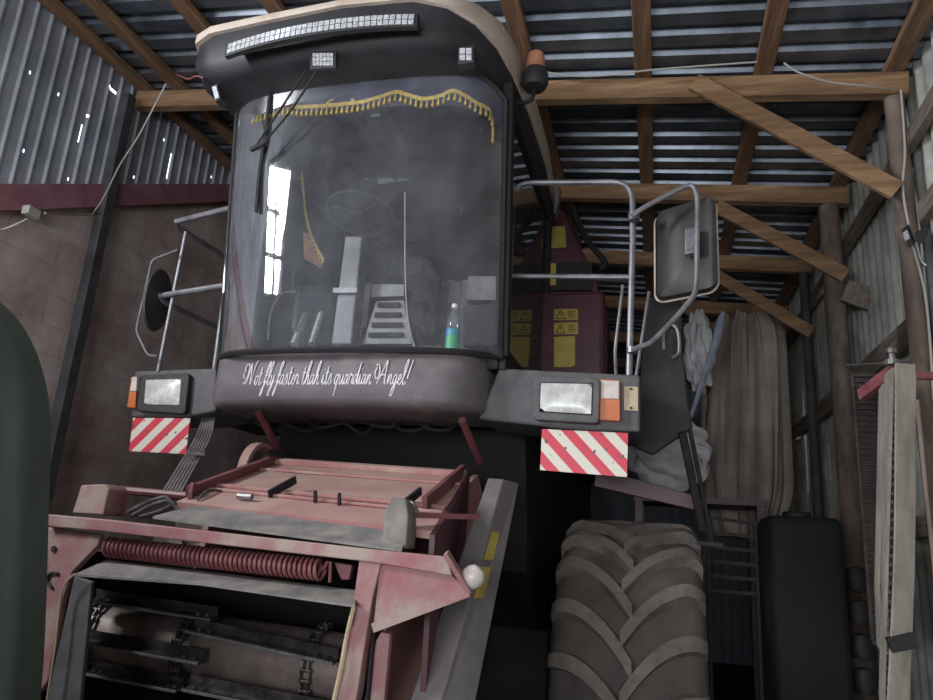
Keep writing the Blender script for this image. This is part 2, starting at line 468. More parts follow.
# ================================================================== ROOF TIMBER
by = [4.27, 5.72, 7.2, 8.65, 10.2, 11.7]
names = ['nearest heavy pine tie beam, running just behind the cream cab roof',
         'second pine tie beam from the front, passing behind the right mirror frame',
         'third pine tie beam, deep in the shed behind the second one',
         'fourth pine tie beam, above the hanging grey bag',
         'fifth tie beam in the dark back of the shed',
         'farthest tie beam in front of the back wall']
beam_slope = []
for y, nm in zip(by, names):
    xa, xb = XL + .02, XR - .03
    za, zb = zroof(xa) - .055, zroof(xb) - .055
    h = .15
    o = MB().beam((xa, y, za - h / 2), (xb, y, zb - h / 2), .08, h).build('tie_beam', M['wood'], bevel=.006, smooth=0)
    tag(o, nm, 'wooden beam', 'tie beams of the shed roof')
bx = [-4.06, -3.72, -3.05, -2.4, -1.6, -.84, -.08, .66, 1.4]
lab = ['pine rafter along the top of the left ribbed wall', 'second pine rafter from the left wall',
       'third pine rafter from the left, just left of the cab roof corner', 'pine rafter above the left half of the cab roof',
       'pine rafter above the right half of the cab roof', 'pine rafter just right of the orange beacon',
       'pine rafter over the right front wheel, middle of the ceiling', 'pine rafter crossing above the upper end of the long diagonal brace',
       'rafter along the top of the right grey wall']
for x, nm in zip(bx, lab):
    z = zroof(x) - .028
    o = MB().beam((x, -3.4, z), (x, 13.2, z), .11, .05).build('roof_rafter', M['woodx'], bevel=.004, smooth=0)
    tag(o, nm, 'rafter', 'rafters under the corrugated roof')
def brace(pa, pb, y, nm, w=.115):
    a, b = P(*pa, y), P(*pb, y)
    o = MB().beam(a, b, .035, w, up=(0, -1, 0)) if 0 else MB().beam(a, b, w, .035, up=(0, 1, 0))
    o = o.build('diagonal_brace', M['wood'], bevel=.004, smooth=0)
    tag(o, nm, 'wooden brace', 'diagonal braces of the roof')
brace((694, 82), (897, 191), 4.19, 'longest pale diagonal brace, nearest, from tie beam to the rusty pipe post')
brace((716, 206), (846, 276), 5.64, 'second diagonal brace, right of the mirror, nailed to the second tie beam')
brace((714, 274), (812, 333), 7.12, 'third diagonal brace, smaller, below the second one', .12)
brace((668, 292), (735, 350), 8.57, 'farthest diagonal brace, behind the bag straps', .12)
# posts
def post(x, y, r, z1, m, nm, kind='pipe'):
    mb = MB()
    if kind == 'pipe': mb.lathe([(r, 0), (r, z1)], (x, y, 0), seg=14)
    else: mb.box(x - r, x + r, y - r, y + r, 0, z1)
    return tag(mb.build('shed_post', m), nm, 'post')
post(1.40, 4.3, .055, 4.42, M['rustpipe'], 'rusty pipe post holding the nearest tie beam, right of the long brace')
post(1.33, 5.75, .075, 4.42, M['rustpipe'], 'thick rusty pipe post, second from the front, left of the black sieve')
post(1.40, 7.22, .045, 4.42, M['darkpost'], 'thin dark post, third along the right wall')
post(1.38, 8.7, .06, 4.42, M['oldwood'], 'square wooden post beside the hanging bag', 'sq')
post(XL + .1, 4.08, .04, 4.9, M['darkpost'], 'dark square steel post against the block wall on the left', 'sq')
# rails of the right wall
for z, x, y0, y1, w, nm in ((4.12, XR - .04, -3, 13, .11, 'weathered plank along the top of the right wall'),
                      (3.02, XR - .05, 4.35, 13, .15, 'broad grey rail at mid height between the pipe posts'),
                      (1.9, XR - .05, 4.35, 13, .12, 'dark lower rail of the right wall behind the sieve'),
                      (3.6, XR - .05, -3, 4.2, .12, 'grey rail near the right edge beside the work light')):
    o = MB().beam((x, y0, z), (x, y1, z), .05, w).build('wall_rail', M['oldwood'], bevel=.004, smooth=0)
    tag(o, nm, 'wooden rail', 'rails of the right wall')
o = MB().beam(P(844, 290, 5.6), P(872, 300, 5.6), .03, .17).build('nailed_board', M['oldwood'], bevel=.004, smooth=0)
tag(o, 'short dark board nailed across the second pipe post', 'board')
# ================================================================== COMBINE HARVESTER
CX = -1.56
comb = empty('combine_harvester', (CX, 4.6, 0), 'large maroon combine harvester with a dark glazed cab, cream roof and big lugged tyres', 'combine harvester')
def plate(pts, y, t, name, m, parent, bevel=.004, y2=None, smooth=0):
    q = [P(a, b, y) for a, b in pts]
    if y2: q = [P(a, b, yy) for (a, b), yy in zip(pts, y2)]
    return MB().prism(q, (0, t, 0)).build(name, m, parent, bevel=bevel, smooth=smooth)

# ---- windscreen surface
HW = .80
def wy(s, k): return 3.2 - .2 * k + .06 * s * s + .13 * s ** 8
def wz(s, k): return 2.545 + k * (1.475 + .03 * (-s) - .10 * abs(s) ** 10)
def wp(s, k, off=0): return V((CX + (HW + .0 * k) * s, wy(s, k) - off, wz(s, k)))
NU, NK = 40, 16
def sheet(fn, s0=-1, s1=1, k0=0, k1=1, nu=NU, nk=NK):
    mb = MB()
    g = [[mb.bm.verts.new(fn(s0 + (s1 - s0) * i / nu, k0 + (k1 - k0) * j / nk)) for i in range(nu + 1)] for j in range(nk + 1)]
    for j in range(nk):
        for i in range(nu): mb.face([g[j][i], g[j][i + 1], g[j + 1][i + 1], g[j + 1][i]])
    return mb
glass = sheet(lambda s, k: wp(s, k)).build('windscreen', M['glass'], comb, smooth=80)
band = sheet(lambda s, k: wp(s, k, -.012), -.97, .97, .87, .99, 40, 3).build('sun_band', M['navy'], glass, smooth=80)
band['label'] = 'dark navy sun band'
edge = [wp(-1, j / 12, .004) for j in range(13)] + [wp(-1 + 2 * i / 36, 1, .004) for i in range(1, 37)] + [wp(1, 1 - j / 12, .004) for j in range(1, 13)] + [wp(1 - 2 * i / 36, 0, .004) for i in range(1, 36)]
mb = MB()
mb.tube(edge + [edge[0]], .016, 6)
mb.build('windscreen_seal', M['rubber'], comb)
# ---- cab shell
xl, xr = CX - HW, CX + HW
yb = 4.72
cab = MB()
cab.prism([(xl + .02, 3.42, 2.50), (xr - .02, 3.42, 2.50), (xr, yb, 2.50), (xl, yb, 2.50)], (0, 0, .06))       # floor
for x in (xl, xr):
    s = 1 if x > CX else -1
    x0_, x1_ = (x - .02, x + .035) if s > 0 else (x - .01, x + .03)
    cab.hexa([(x0_, 3.385, 2.56), (x1_, 3.385, 2.56), (x1_, 3.45, 2.56), (x0_, 3.45, 2.56), (x0_, 3.185, 4.0), (x1_, 3.185, 4.0), (x1_, 3.25, 4.0), (x0_, 3.25, 4.0)])
    cab.box(x - .03, x + .03, yb - .08, yb, 2.56, 4.0)
    cab.box(x - .02, x + .02, 3.43, yb, 2.50, 2.62)
    cab.box(x - .025, x + .025, 3.2, yb, 3.9, 4.0)
cab.box(xl, xr, yb - .05, yb, 2.5, 3.05); cab.box(xl, xr, yb - .05, yb, 3.8, 4.05)
cab.build('cab_frame', M['rubber'], comb, bevel=.005, smooth=0)
for x, nm in ((xl + .0, 'left'), (xr, 'right')):
    MB().hexa([(x - .004, 3.36, 2.6), (x + .004, 3.36, 2.6), (x + .004, yb - .06, 2.6), (x - .004, yb - .06, 2.6),
               (x - .004, 3.18, 3.92), (x + .004, 3.18, 3.92), (x + .004, yb - .06, 3.92), (x - .004, yb - .06, 3.92)]).build('side_window', M['sideglass'], comb, smooth=0)
MB().box(xl + .05, xr - .05, yb - .03, yb - .024, 3.05, 3.8).build('rear_window', M['sideglass'], comb, smooth=0)
# inner lining: folded grey sheet behind the seat
mb = MB()
R1 = []
for i in range(81):
    x = xl + .06 + (2 * HW - .12) * i / 80
    yy = yb - .1 - .02 * math.sin(i * 1.1) - .012 * math.sin(i * 2.7)
    R1.append([mb.bm.verts.new((x, yy, z)) for z in (2.6, 3.0, 3.45)])
for i in range(80):
    for k in range(2): mb.face([R1[i][k], R1[i + 1][k], R1[i + 1][k + 1], R1[i][k + 1]])
mb.build('rear_lining', M['curtain'], comb, smooth=80)
# ---- roof: cream cap above, black visor below
out = [(-2.46, 3.15), (-2.48, 2.93), (-2.44, 2.83), (-2.32, 2.78), (-1.95, 2.75), (-1.53, 2.725), (-1.15, 2.745), (-.98, 2.79), (-.86, 2.88), (-.77, 3.02), (-.73, 3.2), (-.70, 3.6), (-.70, 4.3), (-.74, 4.85), (-2.38, 4.85), (-2.42, 4.3)]
capb = [4.17, 4.18, 4.19, 4.20, 4.205, 4.21, 4.21, 4.18, 4.14, 4.09, 4.06, 4.06, 4.10, 4.14, 4.15, 4.15]
def inset(x, y, f): return (CX + (x - CX) * f, 3.8 + (y - 3.8) * f)
r0 = [(*inset(x, y, .985), z) for (x, y), z in zip(out, capb)]
r1 = [(x, y, z) for (x, y), z in zip(out, capb)]
r2 = [(x, y, 4.245) for x, y in out]
r3 = [(*inset(x, y, .97), 4.275) for x, y in out]
r4 = [(*inset(x, y, .8), 4.31) for x, y in out]
MB().loft([r0, r1, r2, r3, r4]).build('roof_cap', M['cream'], comb, smooth=50)
v0 = [(*inset(x, y, .90), 3.965) for x, y in out]
v1 = [(*inset(x, y, .945), 3.985) for x, y in out]
v2 = [(*inset(x, y, .985), 4.06) for x, y in out]
v3 = [(*inset(x, y, .98), z + .01) for (x, y), z in zip(out, capb)]
MB().loft([v0, v1, v2, v3]).build('roof_visor', M['gloss'], comb, smooth=50)
# ---- LED bar on the visor
def lb(t, dz=0, dy=0):     # t 0..1 from left to right
    a, b = P(229, 55, 2.74), P(420, 25, 2.72)
    p = a.lerp(b, t); p.y -= .055 * 4 * t * (1 - t) - .005 - dy
    return V((p.x, p.y - .03, p.z + dz))
hb = MB(); NB = 24
hb.loft([[lb(i / NB, -.036, -.01), lb(i / NB, -.036, .02), lb(i / NB, .042, .02), lb(i / NB, .042, -.01)] for i in range(NB + 1)])
bar = hb.build('light_bar', M['black'], comb, bevel=.003, smooth=0)
lens = MB()
for i in range(34):
    for j in range(2):
        t0, t1 = .015 + .97 * (i + .08) / 34, .015 + .97 * (i + .92) / 34
        z0 = -.026 + j * .03
        a = [lb(t0, z0, -.0145), lb(t1, z0, -.0145), lb(t1, z0 + .026, -.0145), lb(t0, z0 + .026, -.0145)]
        lens.prism(a, (0, .006, 0))
lens.build('led_lenses', M['ledw'], bar, smooth=0)
def lamp(px0, py0, px1, py1, y, name, rows, cols, back=.05):
    b = plate([(px0, py0), (px1, py0 - 2), (px1, py1 - 2), (px0, py1)], y, back, name, M['black'], comb)
    mb = MB()
    for i in range(cols):
        for j in range(rows):
            x0 = px0 + (px1 - px0) * (.1 + .8 * i / cols); x1 = px0 + (px1 - px0) * (.1 + .8 * (i + .85) / cols)
            z0 = py0 + (py1 - py0) * (.12 + .76 * j / rows); z1 = py0 + (py1 - py0) * (.12 + .76 * (j + .85) / rows)
            mb.prism([P(x0, z0 - 1, y - .004), P(x1, z0 - 1, y - .004), P(x1, z1 - 1, y - .004), P(x0, z1 - 1, y - .004)], (0, .008, 0))
    mb.build('led_lenses', M['ledw'], b, smooth=0)
lamp(310, 52, 336, 69, 2.78, 'work_lamp', 3, 6, .02)
lamp(458, 47, 474, 64, 2.84, 'work_lamp', 2, 2)
# side lamp under the left roof corner
s = plate([(211, 86), (217, 83), (221, 98), (215, 102)], 2.86, .06, 'side_lamp', M['black'], comb)
plate([(212, 87), (216, 86), (219, 97), (215, 99)], 2.852, .008, 'lens', M['ledw'], s, bevel=0)
MB().tube([P(203, 78, 2.84), P(196, 76, 2.86), P(188, 79, 3.0), P(176, 74, 3.2)], .004, 5, smooth=4).build('lamp_wire', M['redbar'], comb)
# ---- beacon
bc = P(535, 80, 3.35)
bk = MB()
bk.tube([P(513, 104, 3.35), P(523, 103, 3.35), P(532, 99, 3.35), V((bc.x, bc.y, bc.z - .04))], .012, 8, smooth=4)
bk.tube([P(515, 96, 3.35), P(519, 85, 3.35), P(527, 80, 3.35)], .01, 8, smooth=4)
bk.build('beacon_bracket', M['rubber'], comb)
bb = MB().lathe([(.03, -.06), (.06, -.05), (.074, -.02), (.072, .03), (.058, .06), (.05, .065)], bc, seg=24).build('beacon_base', M['black'], comb)
MB().lathe([(.052, .06), (.050, .12), (.044, .16), (.024, .178), (0, .18)], bc, seg=24).build('beacon_dome', M['beaconl'], comb)
# ---- wiper
wp_ = MB()
wp_.tube([P(309, 66, 2.86), P(280, 110, 2.93), P(254, 149, 3.0)], .006, 6)
wp_.tube([P(320, 67, 2.86), P(290, 112, 2.93), P(258, 150, 3.0)], .006, 6)
wp_.beam(P(268, 141, 2.99), P(251, 150, 3.0), .02, .02)
wip = wp_.build('wiper_arm', M['rubber'], comb)
bl = [P(270, 94, 3.03), P(266, 130, 3.05), P(260, 170, 3.09), P(256, 212, 3.11)]
MB().ribbon(smooth_path(bl, 4), (1, .2, 0), .014, .02).build('wiper_blade', M['rubber'], wip, smooth=0)
# ---- bumper panel below the windscreen
ol = [(-2.36, 3.75), (-2.36, 3.42), (-2.33, 3.33), (-2.27, 3.29), (-1.9, 3.25), (-1.5, 3.23), (-1.15, 3.23), (-1.0, 3.25), (-.90, 3.29), (-.84, 3.38), (-.80, 3.75)]
bm_front = 3.17
def br(z, f, dy=0): return [(CX + (x - CX) * f, y + dy, z) for x, y in ol]
MB().loft([br(2.265, .97, .05), br(2.277, .99, .015), br(2.305, 1), br(2.53, 1.0, .01), br(2.548, .995, .025)]).build('bumper_panel', M['bumper'], comb, smooth=50)
# lettering on the bumper: hand-drawn script strokes
G = {
 'N': ([[(-.35, .75), (-.45, .95), (-.25, 1.15), (.0, 1.0), (.0, .6), (-.2, .15), (-.4, .1)], [(-.1, 0), (.1, .6), (.2, 1.2), (.35, .5), (.42, .02), (.55, .7), (.72, 1.25), (.85, 1.3)], [(-.3, .35), (-.5, .55), (-.35, .85)]], .84),
 'A': ([[(-.3, .9), (-.45, .6), (-.3, .3), (-.05, .4), (-.05, .8), (-.25, 1.05), (-.45, .95)], [(-.15, 0), (.15, .5), (.55, 1.25), (.55, .6), (.58, .05), (.68, .05)], [(.15, .45), (.35, .5), (.6, .45)]], .82),
 'o': ([[(.3, .5), (.12, .45), (.05, .2), (.15, 0), (.3, .1), (.32, .4), (.25, .5), (.45, .45)]], .42),
 't': ([[(.22, .95), (.15, .4), (.15, .05), (.25, 0), (.38, .15)], [(.02, .62), (.36, .62)]], .36),
 'f': ([[(0, .1), (.2, .5), (.4, 1.1), (.32, 1.25), (.2, .9), (.12, .2), (.0, -.5), (-.12, -.55), (-.02, -.2), (.3, .2)], [(.02, .5), (.35, .52)]], .34),
 'l': ([[(0, .1), (.25, .6), (.38, 1.15), (.28, 1.25), (.16, .8), (.12, .1), (.22, 0), (.36, .15)]], .34),
 'y': ([[(0, .4), (.08, .5), (.1, .1), (.2, 0), (.38, .5)], [(.38, .5), (.3, .0), (.15, -.5), (0, -.55), (.1, -.2), (.5, .2)]], .44),
 'a': ([[(.32, .48), (.15, .48), (.03, .2), (.12, 0), (.28, .2), (.35, .5), (.32, .1), (.4, 0), (.5, .12)]], .48),
 's': ([[(0, .1), (.2, .58), (.28, .35), (.25, .05), (.08, 0)], [(.25, .05), (.4, .12)]], .36),
 'e': ([[(.05, .2), (.28, .35), (.25, .52), (.1, .4), (.08, .1), (.2, 0), (.38, .15)]], .36),
 'r': ([[(0, .1), (.12, .58), (.2, .45), (.35, .48), (.3, .1), (.4, .02), (.48, .12)]], .42),
 'h': ([[(0, .1), (.25, .7), (.36, 1.15), (.26, 1.2), (.14, .7), (.05, 0), (.15, .4), (.3, .5), (.32, .1), (.4, 0), (.5, .12)]], .48),
 'i': ([[(0, .1), (.12, .5), (.1, .1), (.2, 0), (.32, .15)], [(.17, .75), (.19, .8)]], .28),
 'g': ([[(.32, .48), (.15, .48), (.03, .2), (.12, 0), (.28, .2), (.35, .5)], [(.35, .5), (.28, -.1), (.12, -.55), (-.02, -.5), (.12, -.15), (.5, .15)]], .46),
 'q': ([[(.32, .48), (.15, .48), (.03, .2), (.12, 0), (.28, .2), (.35, .5)], [(.36, .55), (.26, -.1), (.18, -.6)]], .46),
 'u': ([[(0, .3), (.08, .5), (.06, .1), (.16, 0), (.3, .25), (.36, .5), (.33, .1), (.42, 0), (.52, .12)]], .48),
 'd': ([[(.32, .48), (.15, .48), (.03, .2), (.12, 0), (.3, .3), (.5, 1.15)], [(.5, 1.15), (.36, .2), (.42, 0), (.52, .12)]], .50),
 'n': ([[(0, .1), (.1, .5), (.05, 0), (.18, .42), (.3, .5), (.3, .1), (.38, 0), (.5, .12)]], .48),
 '!': ([[(.42, 1.25), (.16, .3)], [(.08, .05), (.1, .0)]], .3),
}
def bump_y(x):
    for (xa, ya), (xb, yb_) in zip(ol, ol[1:]):
        if xa <= x <= xb: return ya + (yb_ - ya) * (x - xa) / (xb - xa)
    return 3.3
text = 'Not fly faster thah its quardian Angel!'
adv = sum(G[c][1] if c != ' ' else .26 for c in text) + .4
xa, xb = P(238, 385, 3.23).x, P(406, 385, 3.23).x
sca = (xb - xa) / (adv + .2)
mb = MB()
pen = .35
zbase = 2.375
for ch in text:
    if ch == ' ': pen += .26; continue
    if ch == 'A': pen += .4
    for st in G[ch][0]:
        pts = smooth_path([V((p[0] + p[1] * .16, 0, p[1])) for p in st], 4)
        q = [V((xa + (pen + p.x) * sca, 0, zbase + p.z * sca * 1.75)) for p in pts]
        for p in q: p.y = bump_y(p.x) + .002
        mb.tube(q, [.0021 + .0015 * abs(math.sin(i * .5)) for i in range(len(q))], 5)
    pen += G[ch][1]
mb.build('lettering', M['letter'], comb)
# ---- light boxes with headlamps, signals and warning boards
def stripe(name, sgn):
    Mx = bpy.data.materials.new(name); Mx.use_nodes = True
    N, L = Mx.node_tree.nodes, Mx.node_tree.links
    b = N['Principled BSDF']; b.inputs['Roughness'].default_value = .45
    tc = N.new('ShaderNodeTexCoord'); sp = N.new('ShaderNodeSeparateXYZ'); L.new(tc.outputs['Object'], sp.inputs[0])
    m1 = N.new('ShaderNodeMath'); m1.operation = 'MULTIPLY_ADD'; m1.inputs[1].default_value = sgn * .95; L.new(sp.outputs['Z'], m1.inputs[0]); L.new(sp.outputs['X'], m1.inputs[2])
    m2 = N.new('ShaderNodeMath'); m2.operation = 'MULTIPLY_ADD'; m2.inputs[1].default_value = 1 / .128; m2.inputs[2].default_value = 10.6; L.new(m1.outputs[0], m2.inputs[0])
    m3 = N.new('ShaderNodeMath'); m3.operation = 'FRACT'; L.new(m2.outputs[0], m3.inputs[0])
    m4 = N.new('ShaderNodeMath'); m4.operation = 'GREATER_THAN'; m4.inputs[1].default_value = .5; L.new(m3.outputs[0], m4.inputs[0])
    nz = N.new('ShaderNodeTexNoise'); nz.inputs['Scale'].default_value = 30; L.new(tc.outputs['Object'], nz.inputs['Vector'])
    gt = N.new('ShaderNodeMapRange'); gt.inputs['From Min'].default_value = .66; gt.inputs['From Max'].default_value = .72; L.new(nz.outputs['Fac'], gt.inputs[0])
    mx = N.new('ShaderNodeMix'); mx.data_type = 'RGBA'; mx.inputs[6].default_value = lin((216, 210, 196)); mx.inputs[7].default_value = lin((206, 48, 70)); L.new(m4.outputs[0], mx.inputs[0])
    m5 = N.new('ShaderNodeMix'); m5.data_type = 'RGBA'; m5.inputs[7].default_value = lin((90, 70, 64)); L.new(gt.outputs[0], m5.inputs[0]); L.new(mx.outputs[2], m5.inputs[6])
    L.new(m5.outputs[2], b.inputs['Base Color'])
    return Mx
M['stripeR'] = stripe('warning_stripes_right', 1); M['stripeL'] = stripe('warning_stripes_left', -1)
def domed(pts, y, name, m, parent, bulge=.012):
    q = [P(a, b, y) for a, b in pts]
    def f(s, k):
        u, v = (s + 1) / 2, k
        p = q[0].lerp(q[1], u).lerp(q[3].lerp(q[2], u), v)
        p.y -= bulge * (1 - s ** 4) * (1 - (2 * k - 1) ** 4)
        return p
    o = sheet(f, nu=10, nk=8)
    o.prism(q, (0, .03, 0))
    return o.build(name, m, parent, smooth=50)
bR = plate([(499, 368), (640, 375), (640, 432), (576, 430), (478, 419)], 3.5, .42, 'light_box', M['boxgrey'], comb, bevel=.012, y2=[3.44, 3.5, 3.5, 3.5, 3.44])
hR = plate([(534, 378), (538, 376), (597, 378), (600, 381), (599, 421), (596, 423), (537, 420), (533, 417)], 3.435, .06, 'headlamp', M['boxgrey'], comb, bevel=.006)
domed([(541, 383), (592, 384), (591, 414), (540, 411)], 3.430, 'lens', M['lens'], hR)
plate([(540, 382), (593, 383), (592, 415.5), (539, 412)], 3.4325, .01, 'lens_rim', M['rubber'], hR, bevel=0)
sR = plate([(600, 379), (620, 380), (620, 421), (599, 420)], 3.46, .05, 'turn_signal', M['amber'], comb, bevel=.004)
plate([(601, 380), (619, 381), (619, 399), (601, 398.5)], 3.452, .03, 'clear_lens', M['clear'], sR, bevel=.003)
pl = plate([(624, 386), (638, 387), (638, 411), (624, 410)], 3.49, .012, 'marker_plate', M['plate'], comb, bevel=0)
for q in ((631, 389), (631, 408)): MB().lathe([(.006, 0), (.006, .006)], P(*q, 3.488), axis=(0, -1, 0), seg=8).build('screw', M['ink'], pl)
plate([(542, 429), (628, 433), (627, 477), (540, 470)], 3.5, .01, 'warning_board', M['stripeR'], comb, bevel=0)
bL = plate([(134, 371), (216, 368), (216, 411), (186, 417), (131, 417)], 3.52, .40, 'light_box', M['boxgrey'], comb, bevel=.012)
hL = plate([(141, 375), (187, 373), (189, 376), (185, 412), (182, 414), (138, 411), (136, 408)], 3.48, .06, 'headlamp', M['black'], comb, bevel=.006)
domed([(146, 380), (181, 379), (179, 405), (144, 404)], 3.477, 'lens', M['lens'], hL)
sL = plate([(131, 377), (137, 376), (135, 408), (127, 407)], 3.48, .05, 'turn_signal', M['amber'], comb, bevel=.003)
plate([(132, 377), (137, 377), (136, 391), (130, 391)], 3.472, .03, 'clear_lens', M['clear'], sL, bevel=.002)
plate([(133, 418), (190, 418), (186, 454), (129, 451)], 3.52, .01, 'warning_board', M['stripeL'], comb, bevel=0)
# platform under the light boxes and the cab
MB().box(-2.98, -.1, 3.66, 4.9, 2.34, 2.42).build('platform', M['rubber'], comb, smooth=0)

# ---- handrails and mirrors
def rail(pts, y, r, name, m='tube', rr=.08, parent=comb):
    q = [P(p[0], p[1], p[2] if len(p) > 2 else y) for p in pts]
    return MB().tube(round_path(q, rr), r, 10).build(name, M[m], parent)
hr = rail([(504, 369), (511, 250), (513, 183), (632, 182), (633, 230), (629, 376)], 3.56, .0165, 'handrail', rr=.11)
MB().tube([P(510, 276, 3.56), P(631, 277, 3.56)], .014, 8).build('cross_bar', M['tube'], hr)
rail([(623, 285, 3.7), (615, 350, 3.7), (616, 376, 3.65)], 3.6, .009, 'grab_rod', rr=.05)
rail([(649, 292, 3.75), (636, 378, 3.7)], 3.6, .009, 'grab_rod', rr=.02)
ma = MB()
ma.tube(smooth_path([P(*p, 3.42) for p in ((632, 216), (645, 207), (670, 194), (684, 187), (692, 186), (696, 193), (697.5, 205), (697, 245), (696, 285), (692, 298), (676, 317), (660, 334), (650, 343), (642, 346), (632, 350))], 4), .0135, 8)
ma.lathe([(.03, -.02), (.03, .02)], P(634, 217, 3.5), axis=(0, 0, 1), seg=12); ma.lathe([(.024, -.015), (.024, .015)], P(632, 350, 3.5), seg=10)
arm = ma.build('mirror_arm', M['tube'], comb)
mc = P(686, 243, 3.5)
def rrect(cx, cz, hw, hh, y, r, n=5, sh=0):
    pts = []
    for sx, sz, a0 in ((1, 1, 0), (-1, 1, 90), (-1, -1, 180), (1, -1, 270)):
        for i in range(n + 1):
            a = rad(a0 + 90 * i / n)
            pts.append(V((cx + sx * (hw - r) + r * math.cos(a), y + sh * (sx * (hw - r) + r * math.cos(a)), cz + sz * (hh - r) + r * math.sin(a))))
    return pts
mb = MB()
tw = -.55
mb.loft([rrect(mc.x + .0, mc.z, .145, .245, mc.y + .13, .05, sh=tw), rrect(mc.x, mc.z, .15, .25, mc.y + .10, .05, sh=tw), rrect(mc.x, mc.z, .145, .245, mc.y + .055, .05, sh=tw), rrect(mc.x + .02, mc.z, .09, .19, mc.y + .02, .03, sh=tw * .6), rrect(mc.x + .03, mc.z, .045, .1, mc.y + .012, .02, sh=tw * .5)])
mh = mb.build('mirror_housing', M['mirrorback'], comb, smooth=40)
MB().loft([rrect(mc.x, mc.z, .138, .237, mc.y + .131, .045, sh=tw), rrect(mc.x, mc.z, .138, .237, mc.y + .138, .045, sh=tw)]).build('mirror_glass', M['mirrorglass'], mh, smooth=0)
MB().tube([p + V((0, 0, 0)) for p in (lambda r: r + [r[0]])(rrect(mc.x, mc.z, .152, .252, mc.y + .115, .05, sh=tw))], .006, 6).build('mirror_rim', M['cream'], mh)
plate([(685, 228), (697, 227), (697, 252), (685, 254)], 3.45, .05, 'mirror_clamp', M['chrome'], mh, bevel=.004)
# left
for z0, z1 in (((176, 222), (232, 208)), ((160, 296), (227, 286))):
    a, b = P(*z0, 3.5), P(*z1, 3.5)
    lr = MB(); lr.tube([b + V((.05, 0, .01)), a + V((.0, 0, 0)), a + V((-.01, .05, -.02)), V((a.x + .02, 4.1, a.z - .02)), V((b.x, 4.15, b.z - .02))], .019, 10)
    lr.build('handrail', M['tube'], comb)
rail([(186, 232), (158, 372)], 3.52, .012, 'handrail_post', rr=.01); rail([(236, 208), (214, 372)], 3.56, .015, 'handrail_post', rr=.01)
la = rail([(178, 250), (152, 260), (136, 331), (148, 356), (158, 356)], 3.46, .008, 'mirror_arm', rr=.03)
q = P(157, 300, 3.5)
mb = MB()
mb.loft([[V((q.x + dx + .012 * 0, q.y + math.cos(a) * .12 * f, q.z + math.sin(a) * .20 * f + .0)) for a in [2 * PI * i / 20 for i in range(20)]] for dx, f in ((-.03, .3), (-.018, .85), (.0, 1), (.012, .97))])
ml = mb.build('mirror_housing', M['mirrorback'], comb, smooth=50)
MB().box(q.x - .065, q.x - .025, q.y - .02, q.y + .02, q.z - .05, q.z + .05).build('mirror_clamp', M['steel'], ml, bevel=.004)

# ---- body behind the cab
bd = MB()
yy = 5.0
poly = [(-2.75, yy, 2.4), (-.42, yy, 2.4), (-.42, yy, 3.55), (-.70, yy, 4.16), (-2.45, yy, 4.16), (-2.75, yy, 3.55)]
bd.prism(poly, (0, 3.6, 0))
body = bd.build('body', M['maroondark'], comb, bevel=.02, smooth=0)
plate([(522, 293), (604, 290), (604, 384), (524, 384)], 4.62, .36, 'side_cover', M['maroondark'], comb, bevel=.03)
plate([(548, 263), (592, 262), (592, 290), (548, 290)], 4.96, .03, 'vent_opening', M['ink'], body, bevel=0)
def stick(pts, y, sub=None):
    o = plate(pts, y, .003, 'sticker', M['yellow'], body, bevel=0)
    if sub: sub(o)
    return o
stick([(545, 227), (565, 226), (566, 247), (544, 249)], 4.99)
stick([(536, 264), (556, 263), (556, 285), (537, 286)], 4.955)
def warn(x0, y0, x1, y1):
    def f(o):
        mb = MB()
        y = 4.6145
        cx, w_, h_ = x0 + (x1 - x0) * .28, (x1 - x0) * .2, (y1 - y0) * .38
        cy = (y0 + y1) / 2
        tri = [(cx - w_, cy + h_), (cx + w_, cy + h_), (cx, cy - h_)]
        for a, b in zip(tri, tri[1:] + tri[:1]): mb.beam(P(*a, y), P(*b, y), .004, .007, up=(0, 1, 0))
        mb.beam(P(cx, cy - h_ * .3, y), P(cx, cy + h_ * .5, y), .004, .006, up=(0, 1, 0))
        for k in range(4):
            yk = y0 + (y1 - y0) * (.2 + .18 * k)
            mb.beam(P(x0 + (x1 - x0) * .58, yk, y), P(x0 + (x1 - x0) * (.9 - .06 * (k % 2)), yk, y), .003, .006, up=(0, 1, 0))
        mb.build('sticker_print', M['ink'], o, smooth=0)
    return f
stick([(554, 309), (578, 309), (578, 320), (554, 320)], 4.617, warn(554, 309, 578, 320))
stick([(554, 323), (578, 322), (578, 334), (554, 334)], 4.617, warn(554, 323, 578, 334))
stick([(554, 337), (575, 336), (575, 365), (571, 367), (554, 367)], 4.617)
# black bent pipes and grey flap on the upper corner
mb = MB()
mb.tube(smooth_path([P(571, 205, 4.8), P(578, 222, 4.8), P(590, 244, 4.8), P(602, 258, 4.8), P(605, 264, 4.8), P(600, 269, 4.8)], 4), .022, 8)
mb.tube(smooth_path([P(568, 207, 4.85), P(574, 220, 4.85), P(583, 232, 4.85), P(583, 238, 4.85), P(579, 240, 4.85)], 4), .014, 8)
mb.build('black_pipe', M['rubber'], comb)
plate([(556, 188), (560, 186), (556, 214), (553, 213)], 4.7, .1, 'bracket_flap', M['tube'], comb, bevel=.003)

